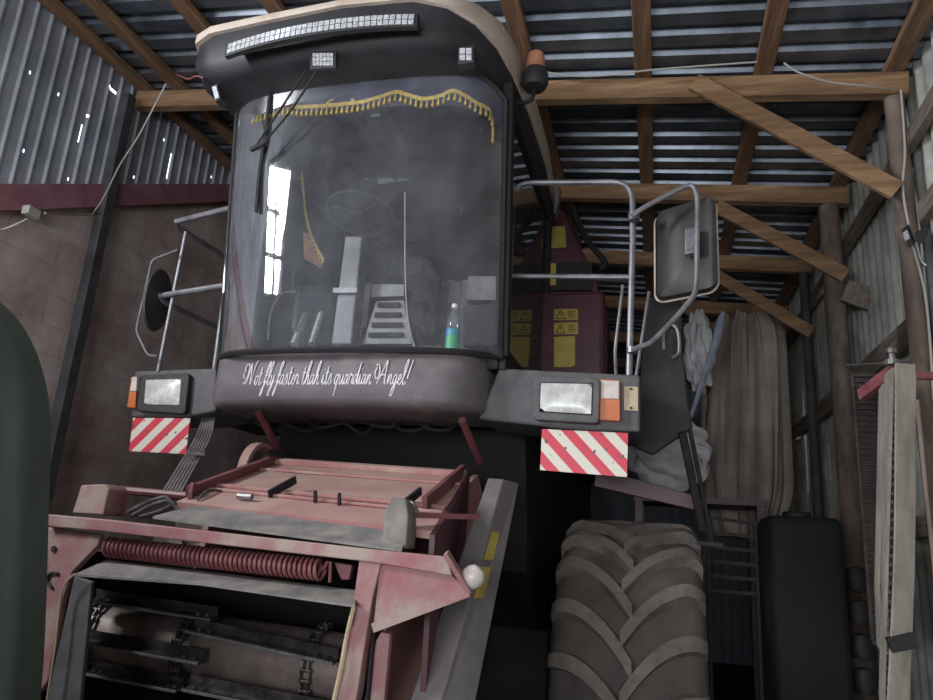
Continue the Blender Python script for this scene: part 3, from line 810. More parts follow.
# ---- wheels
def tyre(x0, name='tyre', parent=None):
    R0, W = .915, .84
    cx = x0
    c = V((cx, 5.0, R0))
    mb = MB()
    prof = [(.42, -W / 2 + .1), (.60, -W / 2 + .015), (.74, -W / 2), (.82, -W / 2 + .03), (.862, -W / 2 + .09), (.872, -.15), (.876, 0), (.872, .15), (.862, W / 2 - .09), (.82, W / 2 - .03), (.74, W / 2), (.60, W / 2 - .015), (.42, W / 2 - .1)]
    mb.lathe(prof, c, axis=(1, 0, 0), seg=72)
    ax = V((1, 0, 0))
    def pt(x, r, a):   # a measured from -y (front) upwards
        return c + V((x, -math.cos(a) * r, math.sin(a) * r))
    NL = 20
    o = mb.build('tyre', M['tyre'], comb, smooth=40)
    mb = MB()
    for sgn in (1, -1):
        for k in range(NL):
            a0 = 2 * PI * (k + (.5 if sgn < 0 else 0)) / NL
            rings = []
            for j in range(11):
                t = j / 10
                x = sgn * (-.03 + .445 * t)
                a = a0 + .36 * (1 - (1 - t) ** 2.1) - .03 * t ** 3
                rt = .938 - .006 * t - (.075 * max(0, t - .86) / .14 if t > .86 else 0)
                rb = .85 if t < .86 else .85 - .09 * (t - .86) / .14
                dth = .040 + .010 * (1 - t)
                # slope of path to widen along normal
                rings.append([pt(x, rb, a - dth * 1.35), pt(x, rt, a - dth), pt(x, rt, a + dth), pt(x, rb, a + dth * 1.35)])
            mb.loft(rings)
    mb.build('tread_lugs', M['lug'], o, smooth=40)
    rim = MB()
    rim.lathe([(.42, -W / 2 + .1), (.44, -W / 2 + .11), (.40, -.2), (.12, -.12), (.1, -.2), (0, -.2)] , c, axis=(1, 0, 0), seg=40)
    rim.lathe([(.42, W / 2 - .1), (.44, W / 2 - .11), (.40, .1), (.2, .05), (.12, .12), (0, .12)], c, axis=(1, 0, 0), seg=40)
    rim.build('wheel_rim', M['cream'], o, smooth=40)
tyre(-.17); tyre(2 * CX + .17)
MB().box(-2.50, -.66, 4.7, 5.3, .65, 1.15).build('front_axle', M['shadeblack'], comb, bevel=.02)
# front of the threshing body below the cab, and the two struts
MB().prism([(-2.35, 4.35, 1.5), (-2.35, 4.1, 2.3), (-2.35, 5.0, 2.3), (-2.35, 5.0, 1.0)], (1.6, 0, 0)).build('lower_body', M['shadeblack'], comb, smooth=0)
for a, b in (((258, 412), (282, 455)), ((462, 420), (480, 462))): MB().tube([P(*a, 3.4), P(*b, 3.7)], .02, 8).build('cab_strut', M['maroon'], comb)
mb = MB()
random.seed(3)
for k in range(7):
    x = 250 + k * 28
    mb.tube(smooth_path([P(x, 420, 3.7), P(x + 12, 424 + random.random() * 6, 3.65), P(x + 30, 424 + random.random() * 12, 3.65), P(x + 44, 420, 3.75)], 5), .011, 6)
mb.build('hydraulic_pipes', M['shadeblack'], comb)
MB().prism([(-2.35, 5.0, 1.0), (-2.35, 5.0, 2.38), (-2.35, 8.4, 2.38), (-2.35, 8.4, 1.2)], (1.6, 0, 0)).build('chassis', M['shadeblack'], comb, smooth=0)
for x in (-2.6, -.75):
    MB().lathe([(.2, -.12), (.5, -.12), (.56, -.08), (.58, 0), (.56, .08), (.5, .12), (.2, .12)], (x, 8.0, .58), axis=(1, 0, 0), seg=32).build('rear_wheel', M['tyre'], comb)
# belt pulley guard on the left
mb = MB()
cc = P(262, 475, 3.55)
for r, w_ in ((.17, .03),):
    ring = [[cc + V((dx, -math.cos(a) * rr, math.sin(a) * rr)) for dx, rr in ((-.05, .15), (-.05, .175), (.0, .175), (.0, .15))] for a in [rad(-30 + 10 * i) for i in range(22)]]
    mb.loft(ring)
mb.build('pulley_guard', M['pink'], comb, smooth=40)
mb = MB().lathe([(.12, -.02), (.14, -.02), (.12, 0), (.14, .02), (.12, .02), (.04, .02), (.04, -.02)], cc + V((.07, 0, 0)), axis=(1, 0, 0), seg=28)
mb.build('pulley', M['steel'], comb)

# ---- feeder house
FL, FR = -2.14, -.93
fh = MB()
fh.prism([(-2.56, 2.52, .72), (-2.56, 2.52, 1.5), (-2.56, 3.1, 1.5), (-2.56, 3.1, .72)], (.03, 0, 0))
fh.box(-2.56, FL, 3.07, 3.1, .72, 1.5)
# sloping channel: front at y 2.6, back at y 4.1
fh.build('front_side_wall', M['pink'], comb, smooth=0)
for x in (FL, FR - .03):
    fh = MB()
    ys_ = 3.1 if x == FL else 2.5
    fh.prism([(x, ys_, .72), (x, ys_ + .05, 1.58 + (ys_ - 2.5) * .33), (x, 3.75, 2.0), (x, 4.1, 1.75), (x, 4.1, 1.2)], (.03, 0, 0))
    fh.build('feeder_house_wall', M['pink'], comb, smooth=0)
MB().prism([(FL, 2.5, .70), (FR, 2.5, .70), (FR, 4.1, 1.2), (FL, 4.1, 1.2)], (0, 0, .02)).build('feeder_floor', M['shadeblack'], comb, smooth=0)
A0, A1 = P(200, 503, 2.62), P(432, 531, 2.56)     # front edge of the lid
B0, B1 = P(276, 463, 3.55), P(466, 476, 3.50)     # back edge
A0.x = -1.93; 
def lid(u, v): return A0.lerp(A1, u).lerp(B0.lerp(B1, u), v)
N0 = (lid(1, 0) - lid(0, 0)).cross(lid(0, 1) - lid(0, 0)).normalized()
mb = MB(); mb.prism([lid(0, 0), lid(1, 0), lid(1, 1), lid(0, 1)], N0 * -.03)
ld = mb.build('feeder_lid', M['pink'], comb, smooth=0)
mb = MB()
for v0, hh, ww in ((.985, .028, .05), (.78, .012, .02), (.33, .014, .03), (.25, .012, .02)):
    mb.beam(lid(0, v0) + N0 * hh / 2, lid(1, v0) + N0 * hh / 2, ww, hh, up=N0)
mb.build('lid_rib', M['pink'], ld, bevel=.003, smooth=0)
mb = MB()
mb.beam(lid(.93, .25) + N0 * .03, lid(.985, .98) + N0 * .03, .02, .06, up=N0)
mb.build('side_angle', M['maroon'], ld, smooth=0); mb = MB()
mb.beam(lid(.0, .1) + N0 * .02, lid(.0, .98) + N0 * .02, .03, .05, up=N0)
mb.build('side_angle', M['maroon'], ld, smooth=0)
for u, v in ((.30, .22), (.84, .22)):
    mb = MB(); mb.beam(lid(u, v) + N0 * .015, lid(u + .05, v + .17) + N0 * .05, .012, .035, up=N0); mb.build('lid_latch', M['rubber'], ld, smooth=0)
for u in (.50, .60):
    mb = MB(); mb.beam(lid(u, .22), lid(u, .22) + N0 * .05, .012, .012, up=(0, 1, 0)); mb.build('lid_staple', M['rubber'], ld, smooth=0)
# dusty grey plate in front of the lid
mb = MB(); q = [P(153, 516, 2.42), P(402, 549, 2.42), P(408, 533, 2.56), P(196, 505, 2.62)]
mb.prism(q, (0, 0, -.01)); mb.build('front_ledge', M['greydust'], comb, smooth=0)
# front frame: top beam, uprights, gusset, end plates
hf = MB().prism([P(45, 514, 2.4), P(100, 519, 2.4), P(370, 549, 2.4), P(447, 557, 2.4), P(452, 576, 2.4), P(370, 562, 2.4), P(100, 531, 2.4), P(45, 526, 2.4)], (0, .07, 0)).build('frame_beam', M['header'], comb, bevel=.004, smooth=0)
plate([(359, 560), (381, 563), (372, 600), (356, 700), (330, 760), (312, 760), (336, 700), (352, 610)], 2.41, .06, 'frame_upright', M['header'], comb)
plate([(380, 564), (450, 574), (468, 590), (373, 627)], 2.42, .01, 'gusset_plate', M['header'], comb, bevel=.002)
mb = MB()
mb.beam(P(446, 553, 2.36), P(470, 592, 2.40), .015, .05, up=(0, 1, 0)); mb.beam(P(373, 628, 2.38), P(469, 592, 2.38), .03, .012, up=(0, 1, 0))
mb.build('gusset_rim', M['header'], comb, smooth=0)
plate([(376, 640), (381, 632), (390, 634), (384, 700), (372, 760), (356, 760), (366, 690)], 2.47, .03, 'inner_upright', M['header'], comb)
eL = plate([(45, 527), (100, 534), (98, 545), (72, 572), (62, 600), (48, 680), (40, 692), (38, 600)], 2.43, .03, 'end_plate', M['header'], comb)
mb = MB()
mb.lathe([(.012, 0), (.012, .004)], P(54, 549, 2.428), axis=(0, -1, 0), seg=12)
mb.build('plate_hole', M['ink'], eL); mb = MB()
mb.tube([P(52, 588, 2.425), P(47, 580, 2.425), P(51, 573, 2.425), P(58, 574, 2.425)], .006, 6, smooth=4)
mb.build('curved_slot', M['ink'], eL)
plate([(384, 511), (392, 497), (406, 499), (408, 516), (406, 549), (382, 546)], 2.46, .1, 'hook_block', M['greydust'], comb, bevel=.006)
plate([(72, 513), (81, 485), (105, 484), (109, 489), (103, 515)], 2.50, .12, 'hook_block', M['header'], comb, bevel=.006)
mb = MB().tube([P(475, 577, 2.42), P(469, 577, 2.42)], .012, 8)
mb = MB().lathe([(.0, -.04), (.02, -.036), (.035, -.02), (.041, 0), (.035, .02), (.02, .036), (0, .04)], P(473, 577, 2.42), axis=(.6, 0, .8), seg=20)
mb.build('ball_stop', M['clear'], comb)
# spring
a, b = P(108, 547, 2.47), P(322, 570, 2.47)
mb = MB(); pts = []
d = (b - a); ln = d.length; d.normalize(); u = d.orthogonal().normalized(); v = d.cross(u); turns = 46
for i in range(turns * 12 + 1):
    t = i / (turns * 12); an = 2 * PI * turns * t
    pts.append(a + d * ln * t + (u * math.cos(an) + v * math.sin(an)) * .034)
mb.tube(pts, .0068, 6)
mb.tube([b, b + V((.02, 0, .03)), b + V((.03, 0, .03)), b + V((.035, 0, -.04))], .006, 6)
sp = mb.build('tension_spring', M['springp'], comb)
plate([(333, 562), (352, 565), (349, 580), (341, 580)], 2.5, .03, 'spring_lug', M['maroon'], comb)
# rubber strip under the spring
mb = MB(); q = [P(75, 574, 2.36), P(108, 559, 2.5), P(116, 558, 2.5), P(356, 590, 2.5), P(355, 605, 2.36), P(200, 583, 2.36)]
mb.prism(q, (0, 0, -.008)); mb.build('rubber_strip', M['greydust'], comb, smooth=0)
# dark throat walls
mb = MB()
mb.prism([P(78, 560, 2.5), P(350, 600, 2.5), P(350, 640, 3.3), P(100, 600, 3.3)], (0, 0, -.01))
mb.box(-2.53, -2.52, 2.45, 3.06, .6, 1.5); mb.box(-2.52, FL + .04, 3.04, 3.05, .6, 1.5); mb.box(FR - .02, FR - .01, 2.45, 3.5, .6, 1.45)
mb.build('throat_lining', M['shadeblack'], comb, smooth=0)
plate([(92, 582), (74, 576), (60, 640), (45, 700), (40, 760), (75, 760), (80, 700)], 2.44, .02, 'side_flap', M['boxgrey'], comb)
rope = MB().tube([P(354, 606, 2.40), P(350, 622, 2.39), P(346, 640, 2.4), P(341, 668, 2.39), P(334, 700, 2.4), P(322, 760, 2.4)], .008, 6, smooth=5); rope.build('edge_rope', M['plate'], comb); rope = MB(); rope.tube([P(75, 574, 2.4), P(62, 590, 2.4), P(56, 640, 2.4), P(47, 700, 2.4)], .004, 6, smooth=3)
rope.build('edge_rope', M['plate'], comb)
# drum
da, db = P(92, 632, 2.80), P(352, 672, 2.80)
ax = (db - da)
mb = MB().lathe([(.02, 0), (.135, .001), (.135, ax.length * .40), (.10, ax.length * .402), (.10, ax.length * .49), (.135, ax.length * .492), (.135, ax.length), (.02, ax.length + .001)], da, axis=ax, seg=40)
mb.build('drum', M['drum'], comb, smooth=50)
def chain(p0, k0, k1, name='chain'):
    mb = MB()
    axd = ax.normalized()
    # chain wraps the drum front: links every 18 degrees
    for k in range(k0, k1):
        an = rad(-80 + k * 14); an2 = rad(-80 + (k + 1) * 14)
        def c(a, off, r=.155): return p0 + axd * off + V((0, -math.cos(a) * r, math.sin(a) * r))
        w_ = .018 if k % 2 else .011
        mb.beam(c(an, -w_), c(an2, -w_), .004, .022, up=(0, -1, 1)); mb.beam(c(an, w_), c(an2, w_), .004, .022, up=(0, -1, 1))
        mb.tube([c(an, -.022), c(an, .022)], .008, 8)
    return mb.build(name, M['steel'], comb)
for t in (.075, .44, .90): chain(da.lerp(db, t), 0, 13)
def slat(p0, p1, y, teeth=True, hgt=.05):
    a, b = P(*p0, y), P(*p1, y)
    mb = MB()
    mb.beam(a, b, .045, .006, up=(0, -.3, 1)); mb.beam(a + V((0, .02, .02)), b + V((0, .02, .02)), .006, hgt, up=(0, -.3, 1))
    if teeth:
        n = 40
        for i in range(n): 
            p = a.lerp(b, (i + .5) / n) + V((0, -.022, .0)); mb.box(p.x - .004, p.x + .004, p.y - .006, p.y + .004, p.z - .004, p.z + .006)
    d = (b - a)
    for t in (.06, .13, .87, .94):
        p = a.lerp(b, t) + V((0, 0, .004)); mb.lathe([(.009, 0), (.009, .01)], p, seg=6)
    o = mb.build('conveyor_slat', M['slat'], comb, smooth=0)
    e = MB(); e.beam(a + V((0, -.026, -.002)), b + V((0, -.026, -.002)), .008, .009, up=(0, -.3, 1)); e.build('slat_edge', M['tube'], o, smooth=0)
    return o
slat((92, 600), (214, 619), 2.62, False); slat((190, 630), (336, 662), 2.58); slat((68, 639), (202, 662), 2.60)
slat((186, 688), (330, 716), 2.56); slat((88, 672), (180, 690), 2.66)
# cross shaft and linkage on the left in front of the lid
mb = MB()
mb.tube([P(110, 489, 2.75), P(200, 497, 2.75)], .018, 8)
mb.lathe([(.03, -.01), (.062, -.008), (.062, .008), (.03, .01)], P(192, 497, 2.72), axis=(1, .5, .1), seg=20)
mb.build('cross_shaft', M['maroon'], comb)
mb = MB()
for p in (((128, 512), (150, 501), (166, 497)), ((132, 516), (152, 505), (170, 500)), ((140, 517), (160, 511), (176, 503)), ((166, 497), (175, 506), (180, 512))):
    mb.tube([P(*q, 2.55) for q in p], .008, 6, smooth=3)
mb.tube([P(198, 500, 2.65), P(205, 492, 2.72), P(214, 490, 2.8), P(224, 492, 2.85)], .007, 6, smooth=4)
mb.build('linkage', M['steel'], comb)
mb = MB().tube([P(238, 496, 2.72), P(252, 497, 2.72)], .014, 8); mb.build('quick_coupler', M['tube'], comb)
# right side of the feeder: angle bars, shield and cavity
mb = MB(); mb.prism([lid(1.0, -.05), lid(1.0, 1.0), lid(1, 1) + V((0, 0, -.5)), lid(1, 0) + V((0, 0, -.6))], (.02, 0, 0)); mb.build('feeder_side', M['maroondark'], comb, smooth=0)
mb = MB(); mb.beam(P(406, 515, 2.55), P(478, 517, 2.75), .03, .02); mb.beam(P(408, 520, 2.55), P(408, 570, 2.6), .02, .02, up=(0, 1, 0)); mb.build('side_bracket', M['maroon'], comb, smooth=0)
mb = MB(); mb.tube([P(406, 516, 2.5), P(407, 504, 2.5), P(413, 503, 2.5), P(419, 514, 2.52)], .005, 6, smooth=5); mb.build('wire_loop', M['steel'], comb)
# long grey drive guard
t0, t1 = P(488, 478, 3.3), P(513, 480, 3.3)
b0, b1 = P(398, 735, 2.45), P(458, 735, 2.45)
mb = MB()
mb.hexa([b0, b0.lerp(b1, .55), b0.lerp(b1, 1) + V((0, .18, 0)), b0 + V((0, .2, 0)), t0, t0.lerp(t1, .62), t1 + V((0, .16, 0)), t0 + V((0, .2, 0))])
gd = mb.build('drive_guard', M['guard'], comb, bevel=.006, smooth=0)
gd['label'] = 'long grey sloping sheet-metal guard'
fx = lambda u, v: b0.lerp(t0, v).lerp(b0.lerp(b1, .55).lerp(t0.lerp(t1, .62), v), 1).lerp((b1 + V((0, .18, 0))).lerp(t1 + V((0, .16, 0)), v), u)
mb = MB()
gx = lambda u, v: b0.lerp(b1, .55).lerp(t0.lerp(t1, .62), v).lerp((b1 + V((0, .18, 0))).lerp(t1 + V((0, .16, 0)), v), u)
for v0, v1 in ((.44, .57), (.60, .73)):
    q = [gx(.12, v0), gx(.5, v0), gx(.5, v1), gx(.12, v1)]
    n_ = (q[1] - q[0]).cross(q[3] - q[0]).normalized()
    if n_.x < 0: n_ = -n_
    mb.prism([p + n_ * .001 for p in q], n_ * .002)
mb.build('yellow_label', M['yellow'], gd, smooth=0)
# hoses down from the left light box
mb = MB()
for k in range(6):
    mb.tube([P(203 + k * 2.2, 418, 3.6), P(196 + k * 2.8, 438, 3.5), P(178 + k * 3.2, 468, 3.2), P(162 + k * 3.6, 494, 2.85)], .0065, 7, smooth=4)
mb.build('hydraulic_hoses', M['hose'], comb)
mb = MB().tube([P(190, 452, 3.28), P(206, 454, 3.28)], .014, 6); mb.build('hose_clamp', M['chrome'], comb)
# ---- folded access ladder and shields on the right
lad = MB()
lad.prism([P(a, b, 3.95) for a, b in ((646, 296), (681, 300), (683, 350), (687, 395), (693, 428), (652, 455), (634, 446), (640, 380))], (0, .05, 0))
ls = lad.build('ladder_shield', M['shield'], comb, bevel=.01, smooth=0)
mb = MB(); mb.tube(smooth_path([P(664, 350, 3.9), P(664, 332, 3.9), P(672, 325, 3.9), P(678, 332, 3.9), P(679, 352, 3.9), P(672, 358, 3.9)], 4), .010, 7); mb.build('shield_handle', M['tube'], ls)
mb = MB()
mb.tube([P(682, 432, 3.9), P(703, 530, 4.1)], .022, 8); mb.tube([P(690, 430, 3.95), P(713, 546, 4.15)], .012, 8)
mb.build('folded_ladder', M['dirty'], comb); mb = MB()
mb.beam(P(697, 543, 4.1), P(723, 545, 4.1), .05, .02)
mb.build('ladder_step', M['dirty'], comb)
plate([(596, 468), (705, 498), (703, 512), (594, 486)], 4.35, .05, 'fender', M['maroondark'], comb)
# ---- seat, steering and controls
YI = 4.0
st = MB()
ctr = P(360, 214, 3.72); ring = []
for i in range(33):
    a = 2 * PI * i / 32; ring.append(ctr + V((math.cos(a) * .20, math.sin(a) * .19, -math.sin(a) * .055)))
st.tube(ring, .014, 8)
for a in (rad(90), rad(210), rad(330)): st.tube([ctr, ctr + V((math.cos(a) * .2, math.sin(a) * .19, -math.sin(a) * .055))], .01, 6)
st.build('steering_wheel', M['rubber'], comb)
plate([(345, 236), (362, 236), (351, 344), (331, 344)], 3.62, .12, 'steering_column', M['console'], comb, bevel=.01)
MB().beam(P(334, 291, 3.6), P(358, 291, 3.6), .03, .03).build('column_collar', M['tube'], comb)
seat = MB()
seat.loft([rrect(P(404, 300, 4.25).x, P(404, 300, 4.25).z - .1, .24, .40, y, .16) for y in (4.2, 4.32)])
sb = seat.build('seat_backrest', M['seat'], comb, bevel=.03)
MB().box(P(404, 300, 4.2).x - .25, P(404, 300, 4.2).x + .25, 3.85, 4.3, 2.74, 2.88).build('seat_cushion', M['seat'], comb, bevel=.03)
plate([(372, 284), (404, 284), (404, 296), (371, 297)], 3.75, .12, 'display_box', M['console'], comb)
co = plate([(376, 301), (404, 300), (412, 344), (362, 344)], 3.70, .08, 'console', M['console'], comb)
mb = MB()
for k in range(4):
    y0 = 305 + k * 10; mb.beam(P(378 - k * 3, y0, 3.69), P(400 + k, y0, 3.69), .02, .026)
mb.build('console_slot', M['rubber'], co, smooth=0)
for x0, x1 in ((307, 294), (322, 312)):
    a, b = P(x0, 314, 3.75), P(x1, 345, 3.6); pts = [a.lerp(b, i / 24) for i in range(25)]
    MB().tube(pts, [.022 + .006 * (i % 2) for i in range(25)], 10).build('lever_bellows', M['tube'], comb)
mb = MB(); mb.tube([P(295, 266, 3.75), P(293, 287, 3.72)], .012, 8); mb.tube([P(299, 292, 3.7), P(294, 330, 3.6)], .015, 8); mb.build('control_lever', M['chrome'], comb)
mb = MB(); mb.tube([P(268, 340, 3.6), P(271, 312, 3.6), P(282, 294, 3.62), P(296, 292, 3.66)], .008, 8, smooth=5); mb.build('cab_hose', M['tube'], comb)
plate([(468, 276), (496, 276), (496, 300), (466, 300)], 4.3, .2, 'control_panel', M['console'], comb)
plate([(462, 304), (497, 303), (497, 346), (462, 346)], 3.9, .3, 'side_console', M['seat'], comb, bevel=.02)
plate([(298, 291), (332, 291), (330, 346), (290, 346)], 4.1, .3, 'left_console', M['seat'], comb, bevel=.02)

def onglass(px, py, off):
    y = 3.1
    for _ in range(8):
        p = P(px, py, y); sx = max(-1, min(1, (p.x - CX) / HW)); kk = (p.z - 2.545) / 1.475
        y = wy(sx, kk) + off
    return P(px, py, y)
# ================================================================== THINGS IN THE CAB
def fringe(path, n, name, lab, y_in=.0, tl=.045):
    mb = MB(); pts = smooth_path(path, 5)
    mb.ribbon(pts, (0, 0, 1), .022, .006)
    root = mb.build(name, M['gold'], None, smooth=0)
    tag(root, lab, 'fringe curtain')
    L = [0]
    for a, b in zip(pts, pts[1:]): L.append(L[-1] + (b - a).length)
    tas = MB()
    for k in range(n):
        s = L[-1] * (k + .5) / n
        i = max(j for j in range(len(L)) if L[j] <= s); i = min(i, len(pts) - 2)
        p = pts[i].lerp(pts[i + 1], (s - L[i]) / max(L[i + 1] - L[i], 1e-6))
        tas.lathe([(.002, 0), (.005, -.008), (.004, -.014), (.009, -tl), (.0, -tl - .001)], p + V((0, 0, -.008)), seg=7)
    t = tas.build('tassels', M['gold'], root, smooth=50)
    return root
fr = fringe([onglass(*p, .008) for p in ((252, 116), (262, 112), (283, 106), (300, 107), (324, 106), (345, 104), (362, 102), (380, 97), (396, 92), (408, 95), (424, 99), (440, 96), (452, 91), (464, 95), (478, 104), (488, 108), (493, 118), (493, 136))], 52,
       'cab_fringe', 'gold tasselled fringe strung across the top of the windscreen')
fr2 = fringe([P(*p, 3.75) for p in ((302, 172), (304, 192), (306, 212), (310, 230), (316, 246), (324, 260))], 20, 'cab_fringe', 'gold fringe hanging in the left side of the cab beside the steering wheel', tl=.03)
mb = MB(); mb.prism([P(*p, 3.85) for p in ((303, 232), (312, 236), (324, 262), (320, 268), (304, 258))], (0, .02, 0))
tag(mb.build('hanging_cloth', M['cloth'], smooth=0), 'pink and gold cloth hanging at the lower end of the side fringe', 'cloth')
mb = MB(); q0 = onglass(340, 103, .009)
mb.loft([[q0 + V((math.cos(a) * .085 * f, 0, math.sin(a) * .04 * f + dz)) for f, dz in ((.8, 0), (1, 0))] + [q0 + V((math.cos(a) * .085 * f, .004, math.sin(a) * .04 * f)) for f in (1, .8)] for a in [PI * i / 14 for i in range(15)]])
tag(mb.build('gold_ornament', M['gold'], smooth=0), 'small gold half-round ornament above the middle of the top fringe', 'ornament')
bp = P(452, 347, 3.42); bp.z = 2.57
r = .036
bt = empty('water_bottle', bp, 'clear plastic bottle with a blue and green label behind the right windscreen corner', 'bottle')
MB().lathe([(.03, 0), (r, .006), (r, .14), (.033, .15), (r, .16), (.034, .19), (.018, .235), (.014, .245), (.014, .262)], bp, seg=24).build('bottle_body', M['pet'], bt)
MB().lathe([(r + .001, .01), (r + .001, .138)], bp, seg=24).build('bottle_label', M['bottle_label'], bt)
MB().lathe([(.016, .258), (.016, .28), (0, .281)], bp, seg=16).build('bottle_cap', M['letter'], bt)
mb = MB().tube([P(405, 192, 3.3), P(405, 230, 3.3), P(405, 270, 3.3), P(407, 310, 3.3), P(411, 335, 3.3), P(416, 351, 3.3)], .0028, 6, smooth=5)
tag(mb.build('white_cord', M['cable']), 'thin white cord hanging inside the windscreen right of the steering wheel', 'cord')

# ================================================================== THINGS IN THE SHED
# green canvas over something tall at the left edge
mb = MB()
prof = [(0, 760), (0, 0)]
def tarp():
    mb = MB()
    levels = [(2.30, .03), (2.285, .35), (2.24, .58), (2.15, .76), (2.02, .89), (1.9, .955), (1.78, .98), (1.5, 1.06), (1.2, 1.16), (.8, 1.24), (.4, 1.28), (.02, 1.3)]
    rings = []
    n = 90
    for z, f in levels:
        ring = []
        for i in range(n):
            a = 2 * PI * i / n
            ca, sa = math.cos(a), math.sin(a)
            ex = (abs(ca) ** 3 + abs(sa) ** 3) ** (-1 / 3)
            fold = 1 + (.018 * math.sin(a * 7 + z * .8) + .012 * math.sin(a * 17 + z * 2.2) + .012 * math.sin(a * 3 + z * 4)) * min(1, (2.25 - z) * 1.5)
            ring.append(V((-2.08 + .52 * ca * ex * f * fold, 1.42 + .34 * sa * ex * f * fold, z - .05 * (ca * f) ** 2 * (1 if z > 1.7 else 0))))
        rings.append(ring)
    mb.loft(rings[::-1])
    o = mb.build('canvas_cover', M['green'], smooth=80)
    o.modifiers.new('sub', 'SUBSURF').levels = 1; o.modifiers['sub'].render_levels = 2
    return tag(o, 'dark green canvas cover draped over something tall at the left edge', 'tarpaulin')
tarp()
# hanging grey bag with straps
def bag():
    mb = MB()
    n = 120
    cy = 7.75; S = 1.2
    cx = P(742, 400, cy).x
    top = P(738, 314, cy).z; bot = P(738, 522, cy).z - .15
    rings = []
    for k in range(13):
        t = k / 12
        z = top + (bot - top) * t
        hw = S * (.20 + .10 * min(1, t * 9) ** .5 + .05 * t)
        if t > .8: hw *= 1 - .35 * (t - .8) / .2
        hd = S * (.05 + .16 * min(1, t * 2.5))
        sh = .08 - .10 * t
        ring = []
        for i in range(n):
            a = 2 * PI * i / n
            ca, sa = math.cos(a), math.sin(a)
            ex = (abs(ca) ** 3 + abs(sa) ** 3) ** (-1 / 3)
            fold = 1 + .09 * math.sin(a * 5 + t * 1.5) + .07 * math.sin(a * 13 + 2 + t * 2) * (1 - .4 * t)
            wv = .035 * math.sin(8 * ca + t * 1.3 + 1) + .022 * math.sin(19 * ca - t * 2) + .012 * math.sin(37 * ca + 3 * t)
            ring.append(V((cx + sh + hw * ca * ex * fold, cy + hd * sa * ex * fold + (wv * 1.6 if sa < 0 else 0), z)))
        rings.append(ring)
    mb.loft(rings)
    root = mb.build('hanging_bag', M['bag'], smooth=70)
    tag(root, 'big grey-brown woven sack hanging between the combine and the right wall', 'sack')
    st = MB()
    hook = P(723, 312, 6.9)
    random.seed(5)
    for k in range(7):
        e = P(687 + k * 4.5, 428 - k * 12, 6.95)
        mid = hook.lerp(e, .5) + V((random.uniform(-.03, .03), -.03, .02))
        st.tube([hook, mid, e], .016, 6, smooth=5)
    st.build('sack_strap', M['bluecord'], root)
    return root
bag()
def crumple(c, rx, ry, rz, seed, name, m, lab, cat, z0=None):
    random.seed(seed)
    bm = bmesh.new(); bmesh.ops.create_icosphere(bm, subdivisions=4, radius=1)
    ph = [(V((random.uniform(-1, 1), random.uniform(-1, 1), random.uniform(-1, 1))).normalized() * random.uniform(3, 9), random.uniform(0, 6)) for _ in range(6)]
    for v in bm.verts:
        d = sum(abs(math.sin(v.co.dot(k) + p)) for k, p in ph) / 6
        f = .55 + .8 * d
        v.co = V((c.x + v.co.x * rx * f, c.y + v.co.y * ry * f, c.z + v.co.z * rz * f))
    mb = MB(); mb.bm.free(); mb.bm = bm
    return tag(mb.build(name, m, smooth=30), lab, cat)
o = crumple(P(699, 350, 7.1), .13, .12, .38, 3, 'plastic_film', M['film'], 'bright crumpled plastic film hanging left of the grey sack', 'plastic film')
o = crumple(P(668, 462, 6.6) + V((0, 0, .06)), .32, .2, .30, 8, 'film_bundle', M['film'], 'pale crumpled film bundle seen low behind the folded ladder', 'plastic film')
# bench that carries the film bundle and the metal grate
mb = MB(); zt = P(668, 465, 6.6).z - .29
mb.box(-.2, .85, 6.3, 7.0, zt - .05, zt)
for x in (-.16, .80):
    for y in (6.34, 6.96): mb.box(x - .03, x + .03, y - .03, y + .03, 0, zt - .05)
tag(mb.build('work_bench', M['maroondark'], smooth=0), 'dark maroon stand behind the front wheel carrying the pale film', 'bench')
# slatted grate of dark bars behind the tyre
gy = 5.1
gr = empty('slatted_grate', (P(728, 560, gy).x, gy, 0), 'black slatted metal grate standing behind the right front tyre', 'grate')
fm = MB()
g = [P(706, 517, gy), P(757, 524, gy), P(757, 594, gy), P(707, 590, gy)]
fm.box(g[0].x, g[0].x + .02, gy, gy + .03, 0, g[0].z); fm.box(g[1].x - .02, g[1].x, gy, gy + .03, 0, g[1].z)
fm.build('grate_frame', M['dirty'], gr, smooth=0)
for k in range(6):
    t = k / 5
    a = g[0].lerp(g[3], t); b = g[1].lerp(g[2], t)
    MB().beam(V((a.x, gy - .005, a.z)), V((b.x, gy - .005, b.z)), .02, .022).build('grate_bar', M['dirty'], gr, smooth=0)
# dark blue ribbed tank
def tank():
    a, b = P(768, 515, 4.5), P(838, 515, 4.5)
    x0, x1, zt = a.x, b.x + .02, a.z
    ty = 4.75
    root = empty('plastic_tank', ((x0 + x1) / 2, ty, 0), 'dark blue plastic tank standing in shadow beside the black sieve', 'tank')
    mb = MB()
    def rr(z, f): return [V((p.x, ty + (p.z), z)) for p in rrect((x0 + x1) / 2, 0, (x1 - x0) / 2 * f, .28 * f, 0, .05)]
    mb.loft([rr(0, .96), rr(.02, 1), rr(zt - .06, 1), rr(zt - .02, .97), rr(zt, .9)])
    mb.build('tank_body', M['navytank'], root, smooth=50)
    rb = MB()
    for k in range(9):
        z = .2 + k * (zt - .35) / 9
        rb.lathe([(.0, -.07), (.05, -.06), (.065, 0), (.05, .06), (0, .07)], (x1 + .07, ty - .18, z), seg=14)
    rb.build('ribbed_filler', M['rubber'], root)
    MB().lathe([(.08, 0), (.08, .03), (.07, .04), (0, .041)], ((x0 + x1) / 2, ty, zt), seg=24).build('tank_cap', M['rubber'], root)
tank()
